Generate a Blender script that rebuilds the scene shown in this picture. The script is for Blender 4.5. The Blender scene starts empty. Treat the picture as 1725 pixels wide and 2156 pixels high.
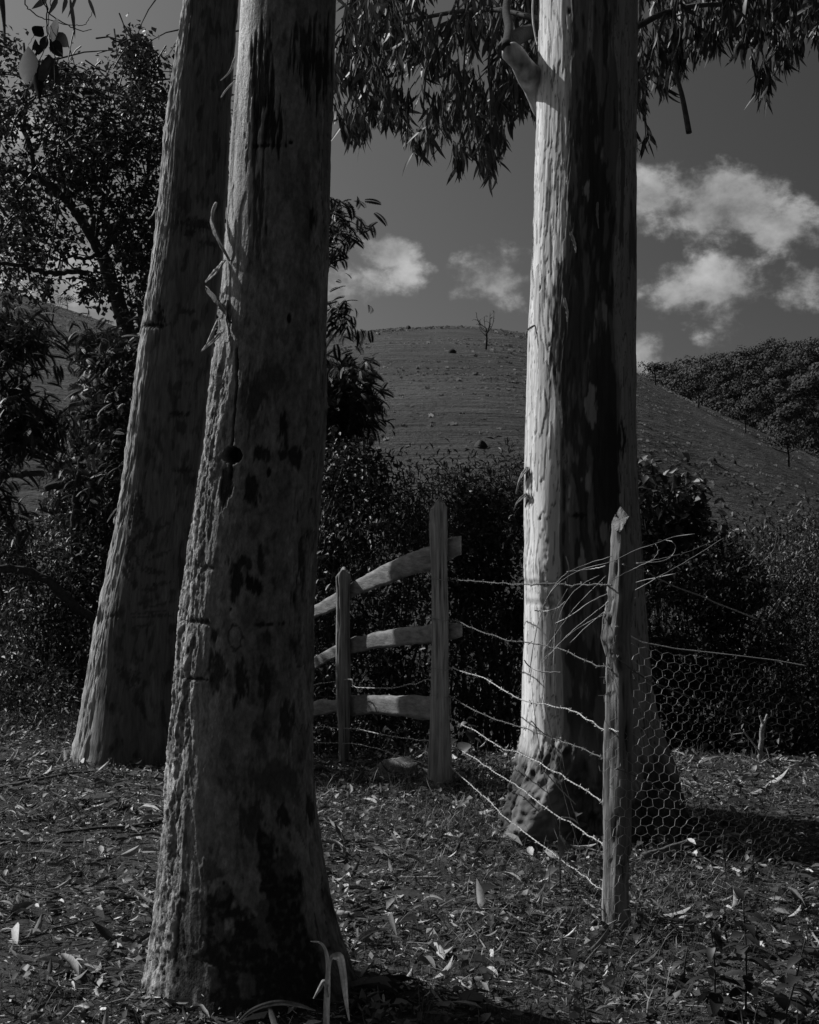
import bpy, math, random
import numpy as np
from mathutils import Vector, Matrix

R = np.random.default_rng(11)
random.seed(5)
scene = bpy.context.scene

# ------------------------------------------------------------------ camera, sky, sun, exposure
F, CX, HZ, CAMZ = 3234.0, 862.5, 1018.0, 1.6      # the photograph's scale: 1725 x 2156 units
cam_data = bpy.data.cameras.new('camera')
cam_data.sensor_fit = 'VERTICAL'
cam_data.sensor_height = 30.0
cam_data.lens = F / 2156.0 * 30.0
cam_data.shift_y = -(1078.0 - HZ) / 2156.0
cam_data.clip_start = 0.05
cam_data.clip_end = 6000.0
cam = bpy.data.objects.new('camera', cam_data)
cam.location = (0, 0, CAMZ)
cam.rotation_euler = (math.radians(90), 0, 0)
scene.collection.objects.link(cam)
scene.camera = cam

SUN_EL, SUN_AZ = math.radians(42), math.radians(-60)   # azimuth from +Y towards +X
SUN_DIR = Vector((math.sin(SUN_AZ) * math.cos(SUN_EL), math.cos(SUN_AZ) * math.cos(SUN_EL), math.sin(SUN_EL)))
sun_data = bpy.data.lights.new('sun', 'SUN')
sun_data.energy = 4.8
sun_data.angle = math.radians(0.55)
sun_data.color = (1.0, 1.0, 1.0)
sun = bpy.data.objects.new('sun', sun_data)
sun.rotation_euler = (-SUN_DIR).to_track_quat('-Z', 'Y').to_euler()
scene.collection.objects.link(sun)

scene.view_settings.view_transform = 'Standard'
scene.view_settings.look = 'None'
scene.view_settings.exposure = 0.0
scene.view_settings.gamma = 1.0
scene.view_settings.use_curve_mapping = False

world = bpy.data.worlds.new('World')
scene.world = world
world.use_nodes = True
SKY_STRENGTH = 0.10
SKY_GAIN = 1.8


def build_world():
    nt = world.node_tree
    nt.nodes.clear()
    N, L = nt.nodes, nt.links

    def nd(t, **k):
        n = N.new(t)
        for a, v in k.items():
            setattr(n, a, v)
        return n

    def val(sock, v):
        if isinstance(v, (int, float)):
            sock.default_value = v
        else:
            L.new(v, sock)

    def m(op, a, b=None, c=None, clamp=False):
        n = nd('ShaderNodeMath', operation=op, use_clamp=clamp)
        val(n.inputs[0], a)
        if b is not None:
            val(n.inputs[1], b)
        if c is not None:
            val(n.inputs[2], c)
        return n.outputs[0]

    tc = nd('ShaderNodeTexCoord')
    sky = nd('ShaderNodeTexSky', sky_type='NISHITA', sun_disc=False)
    sky.sun_elevation = SUN_EL
    sky.sun_rotation = SUN_AZ
    sky.air_density = 1.0
    sky.dust_density = 0.6
    sky.ozone_density = 1.0
    sep = nd('ShaderNodeSeparateColor')
    L.new(sky.outputs[0], sep.inputs[0])
    # black and white film behind a red filter: the sky's red channel mostly
    base = m('MULTIPLY', m('ADD', m('MULTIPLY', sep.outputs[0], 0.85), m('MULTIPLY', sep.outputs[1], 0.15)), SKY_GAIN)
    # forward scattering: the clear sky darkens away from the sun, as behind a polarising filter
    dot = nd('ShaderNodeVectorMath', operation='DOT_PRODUCT')
    L.new(tc.outputs['Generated'], dot.inputs[0])
    dot.inputs[1].default_value = tuple(SUN_DIR)
    fwd = m('POWER', m('MULTIPLY', m('ADD', dot.outputs['Value'], 1.0), 0.5, clamp=True), 7.0)
    base = m('MULTIPLY', base, m('ADD', m('MULTIPLY', fwd, 0.94), 0.06))
    sx = nd('ShaderNodeSeparateXYZ')
    L.new(tc.outputs['Generated'], sx.inputs[0])
    az = m('ARCTAN2', sx.outputs[0], sx.outputs[1])
    el = m('ARCSINE', sx.outputs[2])
    comb = nd('ShaderNodeCombineXYZ')
    L.new(az, comb.inputs[0])
    L.new(el, comb.inputs[1])

    def noise(scale, detail, rough, off, dist=0.0, stretch=1.25):
        mp = nd('ShaderNodeMapping')
        mp.inputs['Location'].default_value = off
        mp.inputs['Scale'].default_value = (1.0, stretch, 1.0)
        L.new(comb.outputs[0], mp.inputs[0])
        n = nd('ShaderNodeTexNoise')
        n.inputs['Scale'].default_value = scale
        n.inputs['Detail'].default_value = detail
        n.inputs['Roughness'].default_value = rough
        n.inputs['Distortion'].default_value = dist
        L.new(mp.outputs[0], n.inputs['Vector'])
        return n.outputs[0]

    n1 = noise(24.0, 9.0, 0.60, (0.3, 0.1, 0.0), 0.12)
    n2 = noise(75.0, 6.0, 0.6, (2.3, 1.1, 0.4), 0.1)
    nf = m('ADD', m('MULTIPLY', m('SUBTRACT', n1, 0.5), 3.1), m('MULTIPLY', m('SUBTRACT', n2, 0.5), 1.3))
    #         px    py    rx   ry   amp
    blobs = [(1530, 440, 140, 85, 1.25), (1380, 425, 85, 75, 0.75), (1640, 490, 110, 60, 0.75),
             (1520, 615, 110, 75, 0.72), (1420, 625, 75, 60, 0.6), (1530, 680, 50, 50, 0.3), (1690, 615, 60, 42, 0.45),
             (1350, 745, 55, 50, 0.7), (812, 530, 72, 40, 1.2), (740, 600, 110, 55, 0.55), (850, 575, 50, 30, 0.5),
             (1040, 580, 85, 75, 0.85), (90, 600, 170, 75, 1.5), (10, 290, 80, 40, 0.7), (-60, 480, 160, 60, 0.8)]
    B = None
    for px, py, rx, ry, amp in blobs:
        a0, e0 = math.atan((px - CX) / F), math.atan((HZ - py) / F)
        dx = m('MULTIPLY', m('SUBTRACT', az, a0), F / rx)
        dy = m('MULTIPLY', m('SUBTRACT', el, e0), F / ry)
        rr = m('SQRT', m('ADD', m('MULTIPLY', dx, dx), m('MULTIPLY', dy, dy)))
        v = m('MULTIPLY', m('SUBTRACT', 1.0, rr), amp)
        B = v if B is None else m('MAXIMUM', B, v)
    B = m('MAXIMUM', B, -1.0)
    # scattered clouds of the same kind over the rest of the sky
    nl = noise(5.0, 4.0, 0.5, (7.0, 3.0, 1.0), 0.2, 2.0)
    side = m('MULTIPLY', m('SUBTRACT', m('MAXIMUM', m('MULTIPLY', m('ABSOLUTE', az), 1.0), m('MULTIPLY', el, 0.9)), 0.34), 12.0, clamp=True)
    wide = m('SUBTRACT', m('MULTIPLY', m('MULTIPLY', m('SUBTRACT', nl, 0.60), 7.0), side), m('MULTIPLY', m('SUBTRACT', 1.0, side), 1.0))
    B = m('MAXIMUM', B, m('MINIMUM', wide, 1.0))
    dens = nd('ShaderNodeMapRange', interpolation_type='SMOOTHSTEP')
    L.new(m('ADD', m('ADD', B, 0.08), m('MULTIPLY', nf, 0.62)), dens.inputs['Value'])
    dens.inputs['From Min'].default_value = 0.0
    dens.inputs['From Max'].default_value = 0.62
    d = dens.outputs[0]
    low = m('MULTIPLY', m('SUBTRACT', n1, 0.35), 1.6, clamp=True)
    cl = m('MULTIPLY', m('ADD', 1.6, m('MULTIPLY', low, 5.4)), m('ADD', 0.92, m('MULTIPLY', fwd, 1.3)))     # sunlit cloud
    out = m('ADD', m('MULTIPLY', base, m('SUBTRACT', 1.0, d)), m('MULTIPLY', cl, d))
    cc = nd('ShaderNodeCombineColor')
    for i in range(3):
        L.new(out, cc.inputs[i])
    bg = nd('ShaderNodeBackground')
    bg.inputs['Strength'].default_value = SKY_STRENGTH
    L.new(cc.outputs[0], bg.inputs['Color'])
    wo = nd('ShaderNodeOutputWorld')
    L.new(bg.outputs[0], wo.inputs['Surface'])


build_world()

# ------------------------------------------------------------------ helpers: places, noise, meshes, tags


def P(px, py, d):
    """A point of the place seen at (px, py) of the photograph, d metres in front of the camera."""
    return np.array([(px - CX) / F * d, d, CAMZ - (py - HZ) / F * d])


def gd(py):
    return F * CAMZ / (py - HZ)


def sm(a, b, x):
    t = np.clip((np.asarray(x, float) - a) / (b - a), 0, 1)
    return t * t * (3 - 2 * t)


_perm = np.random.default_rng(3).permutation(256).astype(np.int64)
_g = np.random.default_rng(4).normal(size=(256, 3))
_g /= np.linalg.norm(_g, axis=1)[:, None]


def perlin(p):
    p = np.asarray(p, float)
    pi = np.floor(p).astype(np.int64)
    pf = p - pi
    u = pf * pf * pf * (pf * (pf * 6 - 15) + 10)
    acc = np.zeros(len(p))
    for i in (0, 1):
        wx = u[:, 0] if i else 1 - u[:, 0]
        hi = _perm[(pi[:, 0] + i) & 255]
        for j in (0, 1):
            wy = u[:, 1] if j else 1 - u[:, 1]
            hj = _perm[(hi + pi[:, 1] + j) & 255]
            for k in (0, 1):
                wz = u[:, 2] if k else 1 - u[:, 2]
                h = _perm[(hj + pi[:, 2] + k) & 255]
                g = _g[h]
                acc += wx * wy * wz * (g[:, 0] * (pf[:, 0] - i) + g[:, 1] * (pf[:, 1] - j) + g[:, 2] * (pf[:, 2] - k))
    return acc * 1.5


def fbm(p, o=4, gain=0.5, lac=2.03):
    a, s, n = 1.0, np.zeros(len(p)), 0.0
    q = np.asarray(p, float)
    for i in range(o):
        s += a * perlin(q + 17.3 * i)
        n += a
        a *= gain
        q = q * lac
    return s / n


def ridged(p, o=3):
    a, s, n = 1.0, np.zeros(len(p)), 0.0
    q = np.asarray(p, float)
    for i in range(o):
        s += a * (1 - np.abs(perlin(q + 9.1 * i)) * 2)
        n += a
        a *= 0.5
        q = q * 2.1
    return s / n


_wr = np.random.default_rng(9).random((4096, 4))


def worley(p):
    """Cellular noise: distance to the nearest and second nearest feature point, and the nearest cell's random value."""
    p = np.asarray(p, float)
    c = np.floor(p).astype(np.int64)
    f1, f2, rv = np.full(len(p), 9.0), np.full(len(p), 9.0), np.zeros(len(p))
    for i in (-1, 0, 1):
        for j in (-1, 0, 1):
            for k in (-1, 0, 1):
                h = ((c[:, 0] + i) * 73856093 ^ (c[:, 1] + j) * 19349663 ^ (c[:, 2] + k) * 83492791) & 4095
                w = _wr[h]
                d = (c[:, 0] + i + w[:, 0] - p[:, 0]) ** 2 + (c[:, 1] + j + w[:, 1] - p[:, 1]) ** 2 + (c[:, 2] + k + w[:, 2] - p[:, 2]) ** 2
                n1 = d < f1
                f2 = np.where(n1, f1, np.minimum(f2, d))
                rv = np.where(n1, w[:, 3], rv)
                f1 = np.minimum(f1, d)
    return np.sqrt(f1), np.sqrt(f2), rv


def noise2(x, y, s, o=3, z=0.0):
    x = np.atleast_1d(np.asarray(x, float))
    y = np.atleast_1d(np.asarray(y, float))
    return fbm(np.stack([x * s, y * s, np.full(x.shape, z)], 1), o)


class MB:
    """Collects quads and triangles with an albedo per vertex; build() links ONE mesh object."""

    def __init__(self):
        self.v, self.q, self.t, self.a, self.n = [], [], [], [], 0

    def add(self, v, quads=None, tris=None, alb=0.2):
        v = np.asarray(v, float).reshape(-1, 3)
        self.v.append(v)
        a = np.asarray(alb, float)
        self.a.append(np.full(len(v), float(a)) if a.ndim == 0 else a)
        if quads is not None and len(quads):
            self.q.append(np.asarray(quads, np.int64) + self.n)
        if tris is not None and len(tris):
            self.t.append(np.asarray(tris, np.int64) + self.n)
        self.n += len(v)
        return self

    def tube(self, path, rad, sides=6, alb=0.2, cap=True):
        path = np.asarray(path, float)
        n = len(path)
        rad = np.full(n, float(rad)) if np.ndim(rad) == 0 else np.asarray(rad, float)
        t = np.gradient(path, axis=0)
        t /= np.linalg.norm(t, axis=1)[:, None] + 1e-12
        ref = np.array([0, 0, 1.0]) if abs(t[0][2]) < 0.8 else np.array([1.0, 0, 0])
        nn = np.zeros_like(path)
        cur = ref
        for i in range(n):
            cur = cur - t[i] * np.dot(cur, t[i])
            cur = cur / (np.linalg.norm(cur) + 1e-12)
            nn[i] = cur
        bb = np.cross(t, nn)
        an = np.arange(sides) * 2 * math.pi / sides
        v = path[:, None, :] + rad[:, None, None] * (np.cos(an)[None, :, None] * nn[:, None, :] + np.sin(an)[None, :, None] * bb[:, None, :])
        idx = np.arange(n * sides).reshape(n, sides)
        q = np.stack([idx[:-1], np.roll(idx[:-1], -1, 1), np.roll(idx[1:], -1, 1), idx[1:]], -1).reshape(-1, 4)
        vv = v.reshape(-1, 3)
        tris = None
        if cap:
            vv = np.concatenate([vv, path[:1], path[-1:]])
            a, b = n * sides, n * sides + 1
            k = np.arange(sides)
            k2 = (k + 1) % sides
            tris = np.concatenate([np.stack([k2, k, np.full(sides, a)], 1),
                                   np.stack([idx[-1][k], idx[-1][k2], np.full(sides, b)], 1)])
        if np.ndim(alb):
            alb = np.repeat(alb, sides)
            if cap:
                alb = np.concatenate([alb, alb[:1], alb[-1:]])
        return self.add(vv, q, tris, alb)

    def inst(self, proto, mats, locs, alb):
        """Many copies of a proto (verts, quads, tris): mats (n,3,3), locs (n,3), alb (n)."""
        pv, pq, pt = proto
        n, k = len(locs), len(pv)
        if n == 0:
            return self
        v = np.einsum('nij,kj->nki', mats, pv) + locs[:, None, :]
        off = (np.arange(n) * k)[:, None, None]
        q = (pq[None] + off).reshape(-1, 4) if pq is not None and len(pq) else None
        t = (pt[None] + off).reshape(-1, 3) if pt is not None and len(pt) else None
        return self.add(v.reshape(-1, 3), q, t, np.repeat(np.asarray(alb, float), k))

    def build(self, name, mat, parent=None, base=None, smooth=True):
        v = np.concatenate(self.v) if self.v else np.zeros((0, 3))
        a = np.concatenate(self.a)
        if base is None:
            base = np.array(parent['_base']) if parent is not None else np.zeros(3)
        base = np.asarray(base, float)
        v = v - base
        q = np.concatenate(self.q) if self.q else np.zeros((0, 4), np.int64)
        t = np.concatenate(self.t) if self.t else np.zeros((0, 3), np.int64)
        me = bpy.data.meshes.new(name)
        me.vertices.add(len(v))
        me.vertices.foreach_set('co', v.astype(np.float32).ravel())
        nl = q.size + t.size
        me.loops.add(nl)
        me.loops.foreach_set('vertex_index', np.concatenate([q.ravel(), t.ravel()]).astype(np.int32))
        me.polygons.add(len(q) + len(t))
        st = np.concatenate([np.arange(len(q)) * 4, q.size + np.arange(len(t)) * 3]).astype(np.int32)
        me.polygons.foreach_set('loop_start', st)
        if smooth:
            me.polygons.foreach_set('use_smooth', np.ones(len(q) + len(t), bool))
        at = me.attributes.new('alb', 'FLOAT', 'POINT')
        at.data.foreach_set('value', a.astype(np.float32))
        me.update(calc_edges=True)
        me.materials.append(mat)
        o = bpy.data.objects.new(name, me)
        scene.collection.objects.link(o)
        if parent is not None:
            o.parent = parent
        else:
            o.location = base
        return o


def mottle(o, freq, amp, lo=.03, hi=.7):
    """Break up a mesh's albedo vertex by vertex."""
    me = o.data
    n = len(me.vertices)
    co = np.empty(n * 3, np.float32)
    me.vertices.foreach_get('co', co)
    al = np.empty(n, np.float32)
    me.attributes['alb'].data.foreach_get('value', al)
    al = np.clip(al * (1 + amp * fbm(co.reshape(-1, 3) * freq + 3.3, 4)), lo, hi)
    me.attributes['alb'].data.foreach_set('value', al.astype(np.float32))
    return o


def tag(o, label, cat, group=None):
    o['label'] = label
    o['category'] = cat
    if group:
        o['group'] = group
    return o


def thing(name, base, label, cat, group=None):
    o = bpy.data.objects.new(name, None)
    o.empty_display_size = 0.2
    o.location = tuple(base)
    o['_base'] = [float(x) for x in base]
    scene.collection.objects.link(o)
    return tag(o, label, cat, group)


def stuff(o):
    o['kind'] = 'stuff'
    return o


def structure(o):
    o['kind'] = 'structure'
    return o


def spline(pts, n):
    """Catmull-Rom through the points, n samples."""
    p = np.asarray(pts, float)
    if len(p) == 2:
        return p[0] + (p[1] - p[0]) * np.linspace(0, 1, n)[:, None]
    e = np.concatenate([[2 * p[0] - p[1]], p, [2 * p[-1] - p[-2]]])
    s = np.linspace(0, len(p) - 1 - 1e-9, n)
    i = s.astype(int)
    t = (s - i)[:, None]
    a, b, c, d = e[i], e[i + 1], e[i + 2], e[i + 3]
    return 0.5 * ((2 * b) + (-a + c) * t + (2 * a - 5 * b + 4 * c - d) * t ** 2 + (-a + 3 * b - 3 * c + d) * t ** 3)


def rotmats(n, yaw=None, pitch=None, roll=None, rng=R):
    yaw = rng.uniform(0, 2 * math.pi, n) if yaw is None else yaw
    pitch = np.zeros(n) if pitch is None else pitch
    roll = np.zeros(n) if roll is None else roll
    cy, sy, cp, sp, cr, sr = np.cos(yaw), np.sin(yaw), np.cos(pitch), np.sin(pitch), np.cos(roll), np.sin(roll)
    z, o = np.zeros(n), np.ones(n)
    Rz = np.stack([np.stack([cy, -sy, z], 1), np.stack([sy, cy, z], 1), np.stack([z, z, o], 1)], 1)
    Rx = np.stack([np.stack([o, z, z], 1), np.stack([z, cp, -sp], 1), np.stack([z, sp, cp], 1)], 1)
    Ry = np.stack([np.stack([cr, z, sr], 1), np.stack([z, o, z], 1), np.stack([-sr, z, cr], 1)], 1)
    return Rz @ Rx @ Ry


def leaf_proto(length=1.0, width=0.3, seg=4, curl=0.0, bend=0.0, fold=0.12, peak=0.4):
    """A leaf along +Y from the origin: midrib and two edges, folded at the midrib, drooping by curl, sickle-bent by bend."""
    s = np.linspace(0, 1, seg + 1)
    w = np.where(s < peak, np.sin(s / peak * math.pi / 2), np.cos((s - peak) / (1 - peak) * math.pi / 2)) * width / 2
    w[0] = width * 0.03
    w[-1] = 0
    ang = curl * s
    y = np.cumsum(np.concatenate([[0], np.cos(ang[1:])])) / seg * length
    z = -np.cumsum(np.concatenate([[0], np.sin(ang[1:])])) / seg * length
    x = bend * s * s * length
    mid = np.stack([x, y, z], 1)
    lf = mid + np.stack([-w, 0 * w, w * fold * 2], 1)
    rt = mid + np.stack([w, 0 * w, w * fold * 2], 1)
    v = np.concatenate([mid, lf[1:-1], rt[1:-1]])
    n = seg + 1
    li = lambda i: 0 if i == 0 else (seg if i == seg else n + i - 1)
    ri = lambda i: 0 if i == 0 else (seg if i == seg else n + seg - 1 + i - 1)
    q, t = [], []
    for i in range(seg):
        if i == 0:
            t += [(0, 1, li(1)), (0, ri(1), 1)]
        elif i == seg - 1:
            t += [(i, seg, li(i)), (i, ri(i), seg)]
        else:
            q += [(i, i + 1, li(i + 1), li(i)), (i, ri(i), ri(i + 1), i + 1)]
    return v, np.array(q, np.int64).reshape(-1, 4), np.array(t, np.int64).reshape(-1, 3)


LEAFQ = (np.array([[0, 0, 0], [-.5, .5, 0], [0, 1, 0], [.5, .5, 0]]), np.array([[0, 3, 2, 1]]), None)
LEAF2 = (np.array([[0, 0, 0], [-.5, .45, .14], [0, 1, -.05], [.5, .45, .14]]), None, np.array([[0, 2, 1], [0, 3, 2]]))     # small leaf folded at the midrib


def frond_proto(n=9, length=1.0, leaflet=0.3, width=0.085, droop=0.9):
    """A pinnate frond: a drooping rachis with n pairs of leaflets."""
    mb_v, mb_t = [], []
    k = 0
    for i in range(n):
        s = (i + 1.0) / n
        y, z = math.sin(s * droop) / droop * length, -(1 - math.cos(s * droop)) / droop * length
        for sd in (-1, 1):
            ln = leaflet * (0.55 + 0.9 * math.sin(math.pi * min(1, s * 0.85 + 0.08))) * 0.8
            a = math.radians(62 - 30 * s)
            dx, dy, dz = sd * math.sin(a) * ln, math.cos(a) * ln * 0.9, -0.22 * ln - 0.25 * ln * s
            px, py = -dy * width / leaflet * 1.2, dx * width / leaflet * 1.2
            b = np.array([0, y, z])
            mb_v += [b, b + np.array([dx * .45 + px, dy * .45 + py, dz * .4]), b + np.array([dx, dy, dz * 1.2]), b + np.array([dx * .45 - px, dy * .45 - py, dz * .4])]
            mb_t += [(k, k + 1, k + 2), (k, k + 2, k + 3)]
            k += 4
    return np.array(mb_v), None, np.array(mb_t)


# ------------------------------------------------------------------ materials (a monochrome photograph: all greys)


def mat_attr(name, rough=0.85, spec=0.3, nscale=60.0, namp=0.35, bump=0.4, bscale=120.0, bdist=0.004, stretch=(1, 1, 1), transl=0.0, metal=0.0, gain=1.0):
    """Albedo from the mesh's own 'alb' attribute, broken up by noise, with a noise bump."""
    m = bpy.data.materials.new(name)
    m.use_nodes = True
    nt = m.node_tree
    nt.nodes.clear()
    N, L = nt.nodes, nt.links
    at = N.new('ShaderNodeAttribute')
    at.attribute_name = 'alb'
    tc = N.new('ShaderNodeTexCoord')
    mp = N.new('ShaderNodeMapping')
    mp.inputs['Scale'].default_value = stretch
    L.new(tc.outputs['Object'], mp.inputs[0])
    nz = N.new('ShaderNodeTexNoise')
    nz.inputs['Scale'].default_value = nscale
    nz.inputs['Detail'].default_value = 6
    nz.inputs['Roughness'].default_value = 0.65
    L.new(mp.outputs[0], nz.inputs['Vector'])
    mr = N.new('ShaderNodeMapRange')
    mr.inputs['From Min'].default_value = 0.3
    mr.inputs['From Max'].default_value = 0.7
    mr.inputs['To Min'].default_value = (1 - namp) * gain
    mr.inputs['To Max'].default_value = (1 + namp) * gain
    L.new(nz.outputs[0], mr.inputs['Value'])
    mu = N.new('ShaderNodeMath')
    mu.operation = 'MULTIPLY'
    L.new(at.outputs['Fac'], mu.inputs[0])
    L.new(mr.outputs[0], mu.inputs[1])
    cc = N.new('ShaderNodeCombineColor')
    for i in range(3):
        L.new(mu.outputs[0], cc.inputs[i])
    bs = N.new('ShaderNodeBsdfPrincipled')
    bs.inputs['Roughness'].default_value = rough
    bs.inputs['Specular IOR Level'].default_value = spec
    bs.inputs['Metallic'].default_value = metal
    L.new(cc.outputs[0], bs.inputs['Base Color'])
    if bump:
        b2 = N.new('ShaderNodeTexNoise')
        b2.inputs['Scale'].default_value = bscale
        b2.inputs['Detail'].default_value = 5
        b2.inputs['Roughness'].default_value = 0.6
        L.new(mp.outputs[0], b2.inputs['Vector'])
        bp = N.new('ShaderNodeBump')
        bp.inputs['Strength'].default_value = bump
        bp.inputs['Distance'].default_value = bdist
        L.new(b2.outputs[0], bp.inputs['Height'])
        L.new(bp.outputs[0], bs.inputs['Normal'])
    out = N.new('ShaderNodeOutputMaterial')
    if transl:
        tr = N.new('ShaderNodeBsdfTranslucent')
        L.new(cc.outputs[0], tr.inputs['Color'])
        mx = N.new('ShaderNodeMixShader')
        mx.inputs[0].default_value = transl
        L.new(bs.outputs[0], mx.inputs[1])
        L.new(tr.outputs[0], mx.inputs[2])
        L.new(mx.outputs[0], out.inputs['Surface'])
    else:
        L.new(bs.outputs[0], out.inputs['Surface'])
    return m


M_BARK = mat_attr('bark', rough=0.9, spec=0.15, nscale=70, namp=0.34, bump=0.95, bscale=170, bdist=0.006, stretch=(1, 1, 0.6))
M_FIBRE = mat_attr('fibrous_bark', rough=0.9, spec=0.15, nscale=60, namp=0.35, bump=0.8, bscale=150, bdist=0.006, stretch=(1, 1, 0.12))
M_SMOOTH = mat_attr('smooth_bark', rough=0.8, spec=0.2, nscale=60, namp=0.16, bump=0.3, bscale=130, bdist=0.002, stretch=(1, 1, 0.15))
M_BRANCH = mat_attr('branch_bark', rough=0.9, spec=0.15, nscale=40, namp=0.4, bump=0.5, bscale=70, bdist=0.006)
M_WOOD = mat_attr('weathered_wood', rough=0.85, spec=0.2, nscale=55, namp=0.5, bump=0.8, bscale=90, bdist=0.005, stretch=(1, 1, 0.07))
M_PLANK = mat_attr('sawn_rail_wood', rough=0.8, spec=0.25, nscale=45, namp=0.5, bump=0.9, bscale=110, bdist=0.003, stretch=(0.12, 0.4, 1))
M_LEAF = mat_attr('leaf', rough=0.52, spec=0.4, nscale=14, namp=0.3, bump=0.0, transl=0.22)
M_DULL = mat_attr('dull_leaf', rough=0.6, spec=0.35, nscale=8, namp=0.3, bump=0.0, transl=0.2)
M_DRY = mat_attr('dead_leaf', rough=0.7, spec=0.3, nscale=90, namp=0.3, bump=0.25, bscale=160, bdist=0.002, transl=0.12)
M_GRASS = mat_attr('grass_blade', rough=0.5, spec=0.4, nscale=30, namp=0.3, bump=0.0, transl=0.25)
M_WIRE = mat_attr('galvanised_wire', rough=0.6, spec=0.5, nscale=200, namp=0.3, bump=0.0, metal=0.35)
M_RUST = mat_attr('rusted_wire', rough=0.6, spec=0.4, nscale=200, namp=0.35, bump=0.0, metal=0.2)
M_SOIL = mat_attr('soil', rough=0.95, spec=0.1, nscale=18, namp=0.45, bump=1.0, bscale=35, bdist=0.03)
M_ROCK = mat_attr('rock', rough=0.85, spec=0.2, nscale=22, namp=0.35, bump=0.7, bscale=40, bdist=0.015)
M_TUFT = mat_attr('dry_tuft', rough=0.9, spec=0.1, nscale=2, namp=0.2, bump=0.0, transl=0.5)
M_FOREST = mat_attr('forest_leaf', rough=0.7, spec=0.25, nscale=0.25, namp=0.3, bump=0.0, transl=0.15)


def mat_hill():
    m = bpy.data.materials.new('pasture')
    m.use_nodes = True
    nt = m.node_tree
    nt.nodes.clear()
    N, L = nt.nodes, nt.links
    tc = N.new('ShaderNodeTexCoord')
    at = N.new('ShaderNodeAttribute')
    at.attribute_name = 'alb'

    def noise(scale, detail, stretch):
        mp = N.new('ShaderNodeMapping')
        mp.inputs['Scale'].default_value = stretch
        L.new(tc.outputs['Object'], mp.inputs[0])
        n = N.new('ShaderNodeTexNoise')
        n.inputs['Scale'].default_value = scale
        n.inputs['Detail'].default_value = detail
        n.inputs['Roughness'].default_value = 0.65
        L.new(mp.outputs[0], n.inputs['Vector'])
        return n.outputs[0]

    def math_(op, a, b):
        n = N.new('ShaderNodeMath')
        n.operation = op
        for i, x in enumerate((a, b)):
            if isinstance(x, (int, float)):
                n.inputs[i].default_value = x
            else:
                L.new(x, n.inputs[i])
        return n.outputs[0]

    big = noise(0.045, 6, (1, 1, 1))
    clump = noise(0.9, 5, (0.35, 0.8, 1.6))
    f = math_('ADD', math_('MULTIPLY', math_('SUBTRACT', big, 0.25), 1.9), math_('MULTIPLY', clump, 1.3))
    al = math_('MULTIPLY', at.outputs['Fac'], math_('MAXIMUM', math_('SUBTRACT', f, 0.1), 0.2))
    cc = N.new('ShaderNodeCombineColor')
    for i in range(3):
        L.new(al, cc.inputs[i])
    h = math_('ADD', math_('MULTIPLY', noise(1.0, 7, (0.09, 0.4, 2.3)), 1.7), math_('MULTIPLY', noise(2.5, 4, (1, 1, 1)), 0.35))
    bp = N.new('ShaderNodeBump')
    bp.inputs['Strength'].default_value = 1.0
    bp.inputs['Distance'].default_value = 0.9
    L.new(h, bp.inputs['Height'])
    bs = N.new('ShaderNodeBsdfPrincipled')
    bs.inputs['Roughness'].default_value = 0.95
    bs.inputs['Specular IOR Level'].default_value = 0.1
    L.new(cc.outputs[0], bs.inputs['Base Color'])
    L.new(bp.outputs[0], bs.inputs['Normal'])
    out = N.new('ShaderNodeOutputMaterial')
    L.new(bs.outputs[0], out.inputs['Surface'])
    return m


M_HILL = mat_hill()

# ------------------------------------------------------------------ ground


def edge(x):
    return 9.0 + 1.7 * sm(-0.75, -1.7, x) + 0.12 * np.sin(np.asarray(x) * 1.7)


def gz(x, y):
    x = np.atleast_1d(np.asarray(x, float))
    y = np.atleast_1d(np.asarray(y, float))
    e = y - edge(x)
    drop = np.where(e > 0, -7.0 * (1 - np.exp(-np.maximum(e, 0) ** 1.15 * 0.075)), 0)
    return drop


def gzn(x, y):
    x = np.atleast_1d(np.asarray(x, float))
    y = np.atleast_1d(np.asarray(y, float))
    near = 1 - sm(14, 30, np.hypot(x, y))
    return gz(x, y) + near * (0.045 * noise2(x, y, 0.9, 3) + 0.018 * noise2(x, y, 5.0, 3, 3.3))


def grid_mesh(mb, xs, ys, zf, alb):
    X, Y = np.meshgrid(xs, ys)
    Z = zf(X.ravel(), Y.ravel())
    n, mm = len(xs), len(ys)
    idx = np.arange(n * mm).reshape(mm, n)
    q = np.stack([idx[:-1, :-1], idx[:-1, 1:], idx[1:, 1:], idx[1:, :-1]], -1).reshape(-1, 4)
    v = np.stack([X.ravel(), Y.ravel(), Z], 1)
    mb.add(v, q, None, alb(v) if callable(alb) else alb)


far = np.array([15, 20, 30, 50, 90, 160, 300, 600, 1200, 3000.0])
xs = np.concatenate([-far[::-1], np.linspace(-9, -4.2, 30), np.linspace(-4.1, 4.1, 130), np.linspace(4.2, 9, 30), far])
ys = np.concatenate([-far[::-1], [-10, -5, 0, 2], np.linspace(3, 10, 115), np.linspace(10.2, 14, 20), far])
mb = MB()
grid_mesh(mb, xs, ys, gzn, lambda v: 0.042 + 0.03 * noise2(v[:, 0], v[:, 1], 1.3, 3, 8.0))
structure(mb.build('ground', M_SOIL))

# ------------------------------------------------------------------ hills


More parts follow.
